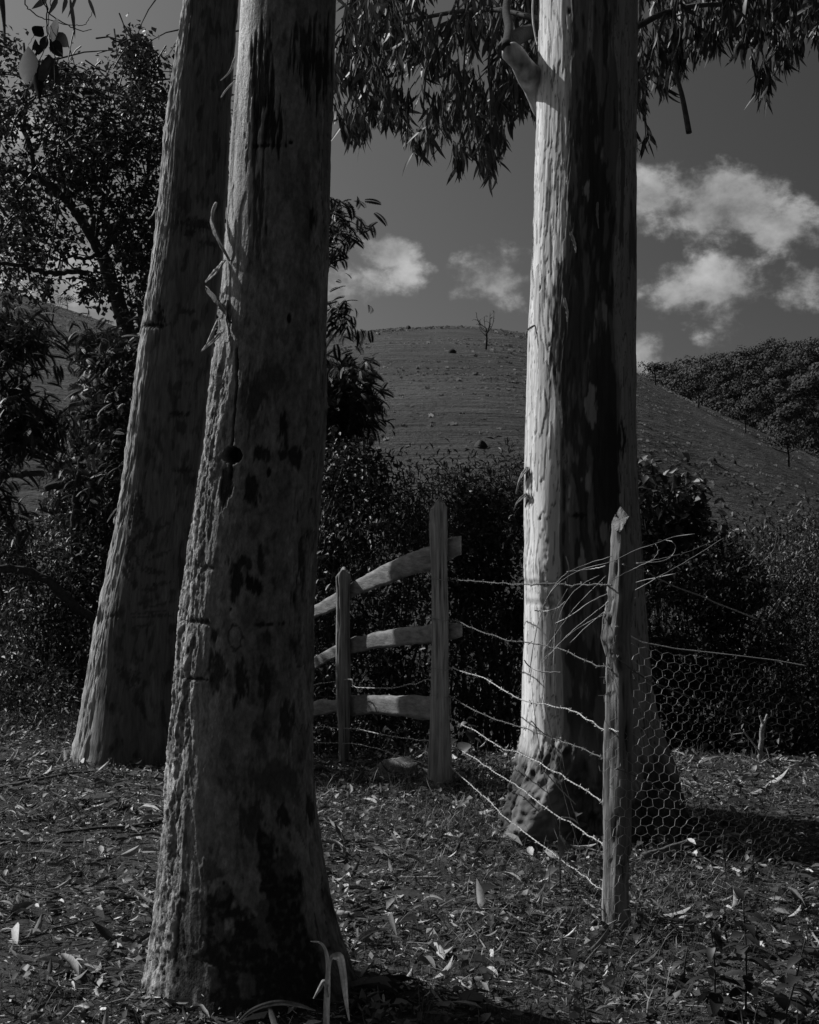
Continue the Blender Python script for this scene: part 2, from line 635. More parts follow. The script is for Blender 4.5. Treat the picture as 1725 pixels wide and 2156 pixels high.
def make_hill(name, sil, r0, r1, z0, alb, mat, shape_pow=1.0, nu=220, nr=130, r2=None, rough=1.0):
    """A hill whose crest, seen from the meadow, follows the silhouette [(px, py)...]; foot at r0, crest near r1."""
    sil = np.array(sil, float)
    u = np.linspace((sil[0, 0] - CX) / F, (sil[-1, 0] - CX) / F, nu)
    el = (HZ - np.interp(u * F + CX, sil[:, 0], sil[:, 1])) / F
    k = np.ones(9) / 9
    el = np.convolve(np.pad(el, 4, mode='edge'), k, 'valid')
    r2 = r2 or r1 * 1.35
    r = np.concatenate([np.linspace(r0, r1, nr - 30), np.linspace(r1, r2, 31)[1:]])
    t = (r - r0) / (r1 - r0)
    S = np.where(t <= 1, np.sin(np.clip(t, 0, 1) ** shape_pow * math.pi / 2), np.cos(np.clip((t - 1) * (r1 - r0) / (r2 - r1), 0, 1) * math.pi / 2))
    lo, hi = np.full(nu, 0.0), np.full(nu, 400.0)
    for _ in range(40):
        a = (lo + hi) / 2
        mx = ((z0 + a[:, None] * S[None] - CAMZ) / r[None]).max(1)
        big = mx > el
        hi = np.where(big, a, hi)
        lo = np.where(big, lo, a)
    a = (lo + hi) / 2
    Z = z0 + a[None, :] * S[:, None]
    Y = np.repeat(r[:, None], nu, 1)
    X = Y * u[None, :]
    nz = fbm(np.stack([X.ravel() * 0.05, Y.ravel() * 0.05, np.full(X.size, 2.0)], 1), 4).reshape(X.shape)
    Z = Z + nz * rough * np.clip(t, 0, 1)[:, None]
    idx = np.arange(X.size).reshape(X.shape)
    q = np.stack([idx[:-1, :-1], idx[:-1, 1:], idx[1:, 1:], idx[1:, :-1]], -1).reshape(-1, 4)
    mb = MB()
    mb.add(np.stack([X, Y, Z], -1).reshape(-1, 3), q, None, alb)
    o = structure(mb.build(name, mat))

    def zat(uu, rr):
        au = np.interp(uu, u, a)
        return z0 + au * np.interp(rr, r, S) + 0 * rr

    return o, zat, (u[0], u[-1], r0, r1)


SIL_MAIN = [(330, 830), (450, 765), (560, 733), (690, 706), (800, 693), (950, 687), (1030, 691), (1110, 703), (1200, 724), (1340, 785), (1450, 843), (1600, 910), (1725, 970), (1900, 1045), (2300, 1120)]
SIL_LEFT = [(-700, 420), (-300, 520), (0, 608), (60, 625), (130, 650), (235, 686), (300, 712), (420, 790), (560, 900), (700, 1010)]
SIL_WOOD = [(1150, 930), (1250, 880), (1340, 832), (1420, 804), (1500, 782), (1600, 764), (1725, 750), (1900, 730), (2200, 720)]
SIL_FAR = [(1500, 985), (1650, 940), (1725, 915), (1900, 880), (2300, 850)]
_, z_main, e_main = make_hill('hill', SIL_MAIN, 60, 250, -9.0, 0.066, M_HILL, shape_pow=0.75)
_, z_left, e_left = make_hill('hill', SIL_LEFT, 60, 270, -9.0, 0.080, M_HILL)
_, z_wood, e_wood = make_hill('hill', SIL_WOOD, 255, 430, -6.0, 0.03, M_HILL, nu=120, nr=90)

# tufts of pasture grass in the terracette rows
TUFT = (np.array([[-.5, 0, 0], [.5, 0, 0], [-.62, .1, .8], [-.1, -.1, 1.0], [.3, .05, .75], [.6, 0, .9], [0, .45, 0], [0, .6, .7]]), None,
        np.array([[0, 1, 3], [0, 3, 2], [1, 5, 4], [0, 1, 4], [6, 7, 0], [6, 1, 7]]))


def hill_tufts(name, zat, ext, sil, n, seed):
    rg = np.random.default_rng(seed)
    u = rg.uniform(max(ext[0], -0.31), min(ext[1], 0.31), n)
    r = ext[3] - (ext[3] - ext[2] - 25) * rg.uniform(0, 1, n) ** 1.3 + rg.uniform(-1, 4, n)
    z = zat(u, r)
    row = z / 0.75 + 0.7 * noise2(u * r, r, 0.04, 2, 1.0) + 0.25 * noise2(u * r, r, 0.25, 2, 5.0)
    fr = row - np.floor(row)
    keep = (fr < 0.22) | (rg.uniform(0, 1, n) < 0.09 + 0.3 * sm(0.75, 1.0, (r - ext[2]) / (ext[3] - ext[2])))
    u, r, z = u[keep], r[keep], z[keep]
    k = len(u)
    s = np.exp(rg.normal(0, 0.35, k)) * 0.17
    mt = rotmats(k, rg.uniform(0, 6.28, k)) * s[:, None, None]
    mt[:, 2, :] *= rg.uniform(0.5, 0.95, k)[:, None]
    mb = MB()
    mb.inst(TUFT, mt, np.stack([u * r, r, z - 0.1], 1), 0.15 * np.exp(rg.normal(0, 0.25, k)))
    return stuff(mb.build(name, M_TUFT, smooth=False))


hill_tufts('pasture_tufts', z_main, e_main, SIL_MAIN, 95000, 21)
hill_tufts('pasture_tufts', z_left, e_left, SIL_LEFT, 40000, 22)

# termite mounds on the pasture
mounds = [(952, 743, 7, 'largest dark mound high on the pasture hill'), (798, 706, 4, 'small dark mound near the crest, left one'), (836, 707, 4, 'small dark mound near the crest beside another'),
          (735, 706, 4, 'dark mound on the crest close to the middle trunk'), (860, 691, 5, 'dark mound standing on the very crest line'), (1012, 942, 12, 'broad dark mound low on the hill left of the right trunk'),
          (1500, 972, 8, 'dark mound low on the hill right of the right trunk'), (1545, 975, 6, 'dark mound furthest right in the low row on the hill'), (1445, 972, 6, 'dark mound nearest the right trunk in the low row')]
for px, py, w, lab in mounds:
    u, el = (px - CX) / F, (HZ - py) / F
    rr = np.linspace(80, 249, 700)
    zz = z_main(np.full(700, u), rr)
    i = int(np.argmax((zz - CAMZ) / rr >= el)) or 699
    r_ = rr[i]
    mb = MB()
    wid = w / F * r_ * 1.25
    ring = 12
    lv = [(1.0, -0.3), (0.85, 0.25), (0.6, 0.65), (0.3, 0.9), (0.0, 1.0)]
    v = []
    for f, h in lv:
        for k in range(ring):
            a = k * 2 * math.pi / ring
            j = 1 + 0.25 * math.sin(3 * a + px) + 0.1 * math.sin(7 * a)
            v.append((f * wid * j * math.cos(a), f * wid * j * math.sin(a), h * wid * 1.0))
    idx = np.arange(len(lv) * ring).reshape(len(lv), ring)
    q = np.stack([idx[:-1], np.roll(idx[:-1], -1, 1), np.roll(idx[1:], -1, 1), idx[1:]], -1).reshape(-1, 4)
    base = np.array([u * r_, r_, zz[i]])
    mb.add(np.array(v) + base, q, None, 0.035)
    tag(mb.build('earth_mound', M_ROCK, base=base), lab, 'mound', 'dark earth mounds on the pasture hill')

# wooded hill: crowns as one mass
CL = 330


def crown_pts(rg, n, flat=0.75):
    d = rg.normal(size=(n, 3))
    d /= np.linalg.norm(d, axis=1)[:, None]
    d[:, 2] = np.abs(d[:, 2]) * 1.1 - 0.25
    lump = 1 + 0.35 * fbm(d * 2.2 + rg.uniform(0, 50), 2)
    return d * (lump * rg.uniform(0.78, 1.0, n))[:, None] * np.array([1, 1, flat])


def outward(rg, p, jit):
    """Frames whose Z looks out from the crown's middle, jittered."""
    z = p / (np.linalg.norm(p, axis=1)[:, None] + 1e-9) + rg.normal(0, jit, p.shape)
    z /= np.linalg.norm(z, axis=1)[:, None]
    x = np.cross(rg.normal(size=p.shape), z)
    x /= np.linalg.norm(x, axis=1)[:, None] + 1e-9
    return np.stack([x, np.cross(z, x), z], 2)


def wood():
    rg = np.random.default_rng(31)
    mb = MB()
    n = 720
    u = rg.uniform((1280 - CX) / F, 0.31, n)
    r = e_wood[2] + (e_wood[3] - e_wood[2]) * rg.uniform(0.02, 1.0, n) ** 0.9
    z = z_wood(u, r)
    for i in range(n):
        s = float(np.exp(rg.normal(0, 0.3))) * 3.3
        p = crown_pts(rg, CL) * s
        loc = np.array([u[i] * r[i], r[i], z[i] + s * 0.35])
        mb.inst(LEAFQ, outward(rg, p, 0.22) * rg.uniform(0.3, 0.65, CL)[:, None, None], p + loc, np.full(CL, 0.032 * math.exp(rg.normal(0, 0.3))))
    return stuff(mb.build('forest', M_FOREST, smooth=False))


wood()


H_MAIN, H_LEFT, H_WOOD = (z_main, e_main), (z_left, e_left), (z_wood, e_wood)


def hill_hit(px, py, zat, ext):
    """Where the sight line through (px, py) first meets a hill."""
    u, el = (px - CX) / F, (HZ - py) / F
    rr = np.linspace(ext[2] + 5, ext[3], 900)
    zz = zat(np.full(900, u), rr)
    hit = (zz - CAMZ) / rr >= el
    i = int(np.argmax(hit)) if hit.any() else int(np.argmax((zz - CAMZ) / rr))
    return np.array([u * rr[i], rr[i], zz[i]])


def far_tree(px, py_top, py_base, d, width, label, seed, bare=False, alb=0.035, name='hill_tree', flat=0.7, group=None, leafn=420, holes=0.0):
    """A tree seen small in the distance: trunk with limbs, and a loose crown."""
    rg = np.random.default_rng(seed)
    b = P(px, py_base, d) if not isinstance(d, tuple) else hill_hit(px, py_base, *d)
    d = b[1]
    h = (py_base - py_top) / F * d
    w = width / F * d
    t = thing(name, b, label, 'tree', group)
    mb = MB()
    top = b + np.array([rg.normal(0, .05) * h, 0, h * (0.62 if not bare else 0.55)])
    mb.tube(spline([b - [0, 0, .6], b + (top - b) * .5 + [h * .03, 0, 0], top], 7), np.linspace(h * .035, h * .018, 7), 6, alb * .8)
    tips = []
    for k in range(7 if bare else 6):
        a = rg.uniform(0, 6.28)
        s0 = b + (top - b) * rg.uniform(.6, 1.0)
        e = b + np.array([math.cos(a) * w * .42, math.sin(a) * w * .42, h * rg.uniform(.72, .98)])
        mid = (s0 + e) / 2 + np.array([math.cos(a) * w * .12, math.sin(a) * w * .12, -h * .04])
        path = spline([s0, mid, e], 8)
        mb.tube(path, np.linspace(h * .012, h * .005, 8), 5, alb * .8)
        tips.append(e)
        if bare:
            for j in range(5):
                s1 = path[rg.integers(3, 8)]
                e1 = s1 + np.array([rg.normal(0, w * .12), rg.normal(0, w * .12), h * rg.uniform(-.01, .1)])
                mb.tube(spline([s1, (s1 + e1) / 2 + [0, 0, h * .02], e1], 5), np.linspace(h * .006, h * .003, 5), 4, alb * .8)
                tips.append(e1)
    mb.build('trunk', M_BRANCH, t)
    cr = MB()
    if bare:
        n = 90
        p = np.array(tips)[rg.integers(0, len(tips), n)] + rg.normal(0, w * .035, (n, 3))
        sz = h * .02
    else:
        n = leafn
        k = 9
        cen = np.stack([rg.normal(0, w * .22, k), rg.normal(0, w * .22, k), h * (.74 + rg.uniform(-.12, .14, k))], 1)
        ci = rg.integers(0, k, n)
        p = b + cen[ci] + rg.normal(0, 1, (n, 3)) * np.array([w * .13, w * .13, h * .07 * flat * 1.3])
        sz = h * .05
    mt = outward(rg, p - b - np.array([0, 0, h * .6]), 0.5) * (sz * rg.uniform(.7, 1.4, n))[:, None, None]
    cr.inst(LEAF2, mt, p, alb * np.exp(rg.normal(0, .3, n)))
    cr.build('crown', M_FOREST, t, smooth=False)
    return t


far_tree(1022, 655, 735, H_MAIN, 46, 'thin bare tree alone near the crest of the pasture hill', 1, bare=True, alb=0.05, name='bare_tree')
far_tree(141, 616, 648, H_LEFT, 46, 'round topped tree on the left hill crest against bright cloud', 2, alb=0.025, leafn=700)
far_tree(107, 622, 684, H_LEFT, 66, 'sparse flat topped tree lower on the left hillside', 3, bare=True, alb=0.035, name='sparse_tree')
far_tree(92, 555, 622, H_LEFT, 34, 'tall thin tree on the left hill crest, half hidden by leaves', 4, bare=True, alb=0.06, name='sparse_tree')
far_tree(1380, 760, 812, H_MAIN, 66, 'dark dense tree at the foot of the wooded hill beside the right trunk', 5, alb=0.02, leafn=900)
far_tree(1522, 722, 760, H_WOOD, 44, 'umbrella shaped pale tree on the wooded ridge', 6, alb=0.045, flat=.6)
far_tree(1612, 708, 742, H_WOOD, 42, 'dark rounded tree rising highest from the wooded ridge', 7, alb=0.022, leafn=600)
far_tree(1687, 700, 730, H_WOOD, 26, 'small tree on the wooded ridge close to the right edge', 8, alb=0.025)
far_tree(1660, 905, 985, H_MAIN, 90, 'tree with a bare trunk at the pasture edge below the wood', 9, alb=0.025, leafn=900)
far_tree(1570, 860, 912, H_MAIN, 90, 'dark spreading tree overlapping the hill edge below the wood', 10, alb=0.02, leafn=900)
far_tree(1470, 800, 858, H_MAIN, 90, 'dark spreading tree where the hill edge meets the wood', 12, alb=0.022, leafn=900)
# a row of small crest plants
mbp = MB()
rg = np.random.default_rng(77)
pxs = np.concatenate([rg.uniform(690, 1110, 60), rg.uniform(1340, 1725, 150)])
us = (pxs - CX) / F
rs = rg.uniform(226, 247, len(us))
zs_ = z_main(us, rs)
for k in range(3):
    n = len(us)
    mt = rotmats(n, rg.uniform(0, 6.28, n)) * rg.uniform(.35, .9, n)[:, None, None]
    mbp.inst(TUFT, mt, np.stack([us * rs + rg.normal(0, .3, n), rs + rg.normal(0, .3, n), zs_ - .1], 1), np.full(n, 0.055))
stuff(mbp.build('crest_weeds', M_DULL, smooth=False))

# ------------------------------------------------------------------ the three big eucalyptus trunks


def ellipse(px, py, x, y, rx, ry, wob):
    return np.sqrt(((px - x) / rx) ** 2 + ((py - y) / ry) ** 2) + wob


class Trunk:
    """A trunk lofted through outline stations (py, left px, right px) of its place, d metres away."""

    def __init__(self, st, d, nphi, nz, zbot=-0.12, ztop=7.5):
        st = np.array(st, float)
        z = CAMZ - (st[:, 0] - HZ) / F * d
        cx = ((st[:, 1] + st[:, 2]) / 2 - CX) / F * d
        rr = (st[:, 2] - st[:, 1]) / 2 / F * d
        o = np.argsort(z)
        z, cx, rr = z[o], cx[o], rr[o]
        # above the frame: go on with the same lean, tapering
        sl = (cx[-1] - cx[-4]) / (z[-1] - z[-4])
        for k in range(1, 4):
            zz = z[-1] + (ztop - z[-1]) / (4 - k) if k < 3 else ztop
            cx = np.append(cx, cx[-1] + sl * (zz - z[-1]) * 0.8)
            rr = np.append(rr, rr[-1] * (0.93 if k < 3 else 0.8))
            z = np.append(z, zz)
        zin = CAMZ + HZ / F * d + 0.15
        n1 = int(nz * 0.88)
        zs = np.concatenate([np.linspace(zbot, zin, n1), np.linspace(zin, ztop, nz - n1 + 1)[1:]])
        t = np.linspace(-1, 1, nphi + 1)[:-1]
        ph = math.pi * (0.6 * t + 0.4 * t ** 5)
        self.cxz = lambda q: np.interp(q, z, cx)
        k = np.ones(31) / 31
        c_ = np.convolve(np.pad(np.interp(zs, z, cx), 15, mode='edge'), k, 'valid')
        r_ = np.convolve(np.pad(np.interp(zs, z, rr), 15, mode='edge'), k, 'valid')
        self.zs, self.c_, self.r_, self.d = zs, c_, r_, d
        PH, Z = np.meshgrid(ph, zs)
        C, RR = np.repeat(c_[:, None], nphi, 1), np.repeat(r_[:, None], nphi, 1)
        self.shape = PH.shape
        self.phi, self.z, self.c, self.r = PH.ravel(), Z.ravel(), C.ravel(), RR.ravel()
        x, y = self.c + self.r * np.sin(self.phi), d - self.r * np.cos(self.phi)
        self.px = CX + F * (x / d)
        self.py = HZ - (self.z - CAMZ) / d * F
        self.front = sm(-0.1, 0.25, np.cos(self.phi))
        self.s = (np.sin(self.phi) + 1) / 2
        # even coordinates over the bark, in metres, without a seam
        self.q = np.stack([np.sin(self.phi) * 0.25, np.cos(self.phi) * 0.25, self.z], 1)
        self.disp = np.zeros(len(self.phi))
        self.alb = np.full(len(self.phi), 0.3)

    def nz(self, fx, fz, o=4, off=0.0, kind=fbm):
        return kind(self.q * np.array([fx, fx, fz]) + off, o)

    def stains(self, lst, fx=28, fz=9, wob=0.75, soft=0.22, ragged=None):
        """lst: (px, py, rx, ry, albedo, depth) - blotches with ragged edges."""
        w = self.nz(fx, fz, 4, 40.0) * wob * 2.0 + self.nz(fx * 3, fz * 3, 2, 3.0) * wob * 0.8
        for x, y, rx, ry, al, dep in lst:
            sel = (np.abs(self.px - x) < rx * 2.2) & (np.abs(self.py - y) < ry * 2.2) & (self.front > 0)
            e = ellipse(self.px[sel], self.py[sel], x, y, rx, ry, w[sel])
            k = sm(1.0 + soft, 1.0 - soft, e) * self.front[sel]
            self.alb[sel] = self.alb[sel] * (1 - k) + al * k
            self.disp[sel] -= dep * k

    def pos(self):
        rad = self.r + self.disp
        x = self.c + rad * np.sin(self.phi)
        y = self.d - rad * np.cos(self.phi)
        return np.stack([x, y, self.z], 1)

    def build(self, name, mat, parent):
        v = self.pos()
        n, m_ = self.shape
        idx = np.arange(n * m_).reshape(n, m_)
        q = np.stack([idx[:-1], np.roll(idx[:-1], -1, 1), np.roll(idx[1:], -1, 1), idx[1:]], -1).reshape(-1, 4)
        mb = MB()
        mb.add(v, q, None, np.clip(self.alb, 0.012, 0.75))
        return mb.build(name, mat, parent)

    def at(self, px, py, off=0.0):
        """The point of the bark at (px, py), off metres out from it, and its outward direction."""
        z = CAMZ - (py - HZ) / F * self.d
        c, r = np.interp(z, self.zs, self.c_), np.interp(z, self.zs, self.r_)
        s = np.clip(((px - CX) / F * self.d - c) / r, -1, 1)
        ph = math.asin(s)
        nrm = np.array([math.sin(ph), -math.cos(ph), 0])
        return np.array([c, self.d, z]) + nrm * (r + off), nrm


def plates(T, fx, fz, levels, hgt, off, warp=0.35):
    """Overlapping bark plates: stepped noise. Returns (height, edge mask, level)."""
    n = T.nz(fx, fz, 3, off) + warp * 0.35 * T.nz(fx * 3.2, fz * 2.2, 3, off + 5)
    f = n * levels * 1.6 + 20.0
    lv = np.floor(f)
    fr = f - lv
    step = lv + sm(0.0, 0.10, fr)
    edge_ = sm(0.16, 0.02, fr) * sm(-0.02, 0.01, fr)
    return (step - 20.0) * hgt, edge_, lv


# ---- near trunk
ST_B = [(-30, 509, 709), (0, 508, 708), (200, 498, 700), (440, 480, 692), (600, 469, 690), (700, 462, 689), (800, 450, 688), (900, 437, 683), (1000, 421, 677), (1100, 406, 670),
        (1200, 393, 662), (1300, 382, 657), (1400, 373, 656), (1500, 365, 656), (1600, 356, 657), (1700, 349, 662), (1780, 342, 672), (1850, 335, 685), (1900, 330, 695),
        (1960, 322, 711), (2020, 318, 733), (2060, 310, 748), (2110, 300, 765)]
DB = 4.92
TB = Trunk(ST_B, DB, 250, 740)
T = TB
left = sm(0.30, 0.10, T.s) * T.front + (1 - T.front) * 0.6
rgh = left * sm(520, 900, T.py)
mid_rgh = left * sm(250, 560, T.py) * 0.5
T.disp += 0.008 * T.nz(5, 1.2, 3, 1.0) + 0.0022 * T.nz(26, 6, 4, 2.0)
h1, e1, l1 = plates(T, 9, 1.9, 3.0, 0.0028, 7.0)
zone = np.clip(0.35 + left + 0.8 * sm(0.83, 0.95, T.s), 0, 1) * sm(60, 220, T.py)
T.disp += h1 * zone
rd = T.nz(20, 2.2, 3, 11.0, ridged)
ck = T.nz(30, 10, 4, 13.0)
rd2 = T.nz(52, 14, 2, 12.0, ridged)
lz = np.where(rgh > .02)[0]
wp = T.q[lz] * [26, 26, 6.5] + np.stack([T.nz(30, 20, 3, 15.0)[lz], T.nz(30, 20, 3, 16.0)[lz], T.nz(30, 20, 3, 18.0)[lz]], 1) * .9
f1, f2, rv = worley(wp)
flake, fcrack = np.zeros(len(T.phi)), np.zeros(len(T.phi))
flake[lz], fcrack[lz] = rv, sm(.22, .02, f2 - f1)
f1, f2, rv = worley(wp * 2.3 + 11)
flake2, fcr2 = np.zeros(len(T.phi)), np.zeros(len(T.phi))
flake2[lz], fcr2[lz] = rv, sm(.2, .02, f2 - f1)
hb, eb, lb = plates(T, 17, 3.2, 3.4, 0.0075, 14.0, warp=0.9)
T.disp += .62 * rgh * (0.006 * np.clip(rd - 0.4, -0.5, 1) + 0.006 * (rd2 - .5) + hb * .8 + 0.006 * (flake - .5) - 0.004 * fcrack + 0.003 * (flake2 - .5) - 0.0015 * fcr2 + 0.004 * T.nz(90, 40, 3, 5.0)) + mid_rgh * 0.004 * ck
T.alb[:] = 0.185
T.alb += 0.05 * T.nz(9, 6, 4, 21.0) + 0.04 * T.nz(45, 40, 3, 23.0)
mot = sm(.06, .2, T.nz(26, 16, 4, 24.0)) - sm(.08, .2, T.nz(22, 15, 4, 27.0))
T.alb += .055 * mot * sm(300, 700, T.py + 500 * T.nz(6, 4, 2, 28.0))
T.alb += 0.05 * sm(0.06, 0.16, T.nz(7, 3.0, 3, 31.0)) - 0.05 * sm(0.1, 0.22, T.nz(16, 9, 4, 37.0))
T.alb *= 1 + (0.25 * (l1 % 2) - 0.1) * zone
T.alb *= 1 - 0.55 * e1 * zone
T.alb += left * (0.26 * sm(260, 60, T.py) + 0.15)  # sunlight painted into the left edge, over fresh pale bark at the top
T.alb *= 1 - rgh * np.clip(.55 * fcrack + .3 * fcr2 + .3 * eb, 0, .8)
T.alb *= 1 + rgh * (.5 * (flake - .5) + .3 * (flake2 - .5))
# weathered cracks low on the right flank and over the top right
crk = T.nz(46, 4.0, 3, 51.0, ridged)
right = sm(0.78, 0.86, T.s) * sm(0.99, 0.95, T.s) * sm(960, 1080, T.py) * sm(1420, 1300, T.py) * T.front
T.disp -= right * 0.008 * sm(0.72, 0.9, crk)
T.alb *= 1 - 0.7 * right * sm(0.72, 0.88, crk)
vert = [(665, 150, 34, 58, 0.03, .004), (648, 105, 20, 28, 0.06, .001), (560, 195, 22, 80, 0.035, .004), (575, 285, 24, 46, 0.028, .004), (548, 150, 14, 42, 0.06, .002),
        (556, 430, 15, 88, 0.05, .002), (545, 350, 14, 40, .07, .002), (566, 328, 34, 5, 0.03, .006), (621, 321, 5, 6, 0.02, .006), (665, 472, 7, 22, 0.03, .005), (620, 682, 5, 9, 0.02, .006)]
T.stains(vert, 40, 6, 0.9, 0.3)
T.stains([(548, 850, 26, 48, 0.06, .001), (585, 800, 22, 30, .09, .001), (610, 905, 10, 40, 0.035, .004), (564, 960, 15, 13, 0.04, .003), (632, 965, 11, 24, 0.045, .004), (605, 960, 8, 9, .05, .003),
          (490, 1030, 15, 38, 0.03, .005), (545, 1022, 14, 30, 0.04, .004), (580, 995, 6, 7, .03, .005), (514, 1216, 15, 30, 0.035, .004), (547, 1224, 17, 17, 0.03, .006),
          (529, 1178, 12, 12, 0.05, .003), (563, 1180, 8, 26, 0.05, .003), (470, 1326, 8, 17, 0.04, .003), (577, 1303, 22, 4, 0.04, .003), (574, 1325, 6, 20, .06, .002),
          (472, 1396, 22, 36, 0.05, .003), (526, 1412, 13, 50, 0.045, .004), (570, 1412, 10, 40, 0.05, .003), (612, 1495, 14, 40, 0.06, .002), (527, 1258, 3, 3, .02, .004), (503, 1272, 3, 3, .02, .004),
          (432, 1300, 22, 5, .06, .009), (452, 1190, 18, 5, .06, .006), (422, 1415, 30, 3, .06, .009), (640, 1180, 6, 60, .06, .004),
          (590, 1620, 40, 55, .10, .001), (545, 1690, 26, 36, .07, .001), (655, 1690, 10, 26, .05, .003), (605, 1690, 12, 20, .05, .004)], 34, 12, 0.8, 0.3)
# crack and the old knot hole below it
cw = np.abs(T.px - np.interp(T.py, [735, 800, 870, 945, 975, 1010], [514, 511, 508, 503, 501, 500]) - 6 * T.nz(10, 12, 2, 60.0))
crack = sm(3.0, 1.2, cw) * sm(735, 750, T.py) * sm(1012, 1000, T.py) * T.front
T.disp -= 0.012 * crack
T.alb *= 1 - 0.9 * crack
kn = ellipse(T.px, T.py, 503, 961, 21, 17, 0.25 * T.nz(30, 30, 2, 61.0))
khole = sm(1.05, 0.85, kn) * T.front
T.disp += -0.035 * khole + 0.002 * sm(1.6, 1.15, kn) * T.front
T.alb = T.alb * (1 - khole) + 0.02 * khole
ring = np.abs(ellipse(T.px, T.py, 511, 1328, 15, 25, 0.9 * T.nz(26, 26, 3, 63.0)) - 1)
T.alb *= 1 - 0.7 * sm(0.22, 0.06, ring) * T.front
# blackened, lichened foot
st = sm(1660, 1880, T.py - 70 * (0.5 - np.abs(T.s - 0.55)) * 1.5) * 1.35 - 0.35 + 1.5 * T.nz(11, 6, 4, 71.0) + 0.5 * T.nz(45, 30, 3, 72.0)
st *= sm(0.13, 0.24, T.s) * (1 - 0.9 * sm(0.80, 0.93, T.s + 0.12 * T.nz(20, 8, 3, 4.0))) + 0.2
foot = sm(0.25, 0.55, st) * sm(1610, 1720, T.py)
T.alb = T.alb * (1 - foot) + foot * (0.028 + 0.05 * sm(0.0, 0.35, T.nz(55, 45, 3, 74.0)))
for x, y, rx, ry in [(462, 1792, 30, 21), (488, 1832, 16, 16), (483, 1905, 14, 28), (571, 1900, 17, 40), (610, 1780, 18, 40), (470, 2000, 16, 24), (540, 2010, 18, 30), (430, 1890, 26, 70)]:
    e = ellipse(T.px, T.py, x, y, rx, ry, 1.3 * T.nz(22, 20, 4, 75.0))
    k = sm(1.1, 0.75, e) * T.front
    T.alb = T.alb * (1 - k) + k * (0.095 + 0.05 * T.nz(60, 60, 3, 76.0))
    T.disp += 0.003 * k
low = sm(1850, 2060, T.py)
T.disp += low * (0.010 * T.nz(8, 4, 3, 81.0) + 0.008 * np.maximum(0, np.cos(T.phi * 5 + 0.6)) * sm(1930, 2080, T.py))
B_ = thing('eucalyptus_tree', (T.cxz(0.0), DB, 0), 'nearest big eucalyptus trunk with flaking bark on its lit edge and a blackened foot', 'tree')
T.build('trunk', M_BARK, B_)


def bark_strip(T, parent, pts, w, name='bark_strip', alb=0.25, mat=None, curl=0.5, thick=0.004):
    """A peeling strip of bark: points (px, py, metres out from the trunk), a curled ribbon with thickness."""
    c, nr = [], []
    for px, py, off in pts:
        p, n = T.at(px, py, off + 0.004)
        c.append(p)
        nr.append(n)
    n = 14
    c, nr = spline(c, n), spline(nr, n)
    nr /= np.linalg.norm(nr, axis=1)[:, None]
    tg = np.gradient(c, axis=0)
    tg /= np.linalg.norm(tg, axis=1)[:, None]
    sd = np.cross(tg, nr)
    wid = w * np.interp(np.linspace(0, 1, n), [0, .15, .6, 1], [.45, 1, .8, .25])
    rows = []
    for k, a in enumerate(np.linspace(-1, 1, 5)):
        jag = 1 + 0.25 * np.sin(np.arange(n) * 2.1 + k * 3)
        rows.append(c + sd * (wid * a * (jag if abs(a) == 1 else 1))[:, None] + nr * (curl * wid * (a * a))[:, None])
    top = np.stack(rows, 1)
    bot = top - nr[:, None, :] * thick
    g = np.concatenate([top, bot[:, ::-1]], 1)
    mk = g.shape[1]
    idx = np.arange(n * mk).reshape(n, mk)
    q = np.stack([idx[:-1], idx[1:], np.roll(idx[1:], -1, 1), np.roll(idx[:-1], -1, 1)], -1).reshape(-1, 4)
    mb = MB()
    mb.add(g.reshape(-1, 3), q, np.array([[idx[0, 0], idx[0, k], idx[0, k + 1]] for k in range(1, mk - 1)] + [[idx[-1, 0], idx[-1, k + 1], idx[-1, k]] for k in range(1, mk - 1)]), alb)
    return mb.build(name, mat or M_BARK, parent)


bark_strip(TB, B_, [(478, 428, .035), (483, 470, .045), (489, 515, .03), (497, 560, .006)], .012, alb=.2)
bark_strip(TB, B_, [(473, 610, .05), (484, 640, .03), (494, 668, .012), (500, 690, .004)], .010, alb=.16)
bark_strip(TB, B_, [(489, 556, .008), (483, 580, .03), (470, 596, .05)], .011, alb=.3)
bark_strip(TB, B_, [(486, 690, .004), (482, 715, .02), (464, 742, .045)], .008, alb=.3)
bark_strip(TB, B_, [(489, 640, .004), (492, 680, .012), (503, 722, .022), (508, 728, .03)], .017, alb=.3)
bark_strip(TB, B_, [(470, 675, .004), (464, 700, .015), (459, 725, .03), (458, 742, .045)], .006, alb=.3)
bark_strip(TB, B_, [(496, 120, .006), (492, 150, .02), (486, 170, .05)], .007, alb=.3)
bark_strip(TB, B_, [(493, 172, .006), (489, 190, .03), (488, 205, .045)], .006, alb=.4)
bark_strip(TB, B_, [(607, -30, .004), (600, -5, .02), (593, 18, .05), (594, 30, .06)], .008, alb=.3)
bark_strip(TB, B_, [(684, -30, .004), (690, 5, .02), (700, 25, .04), (708, 42, .07)], .008, alb=.45)
bark_strip(TB, B_, [(637, -30, .004), (633, 0, .02), (628, 20, .04)], .005, alb=.3)

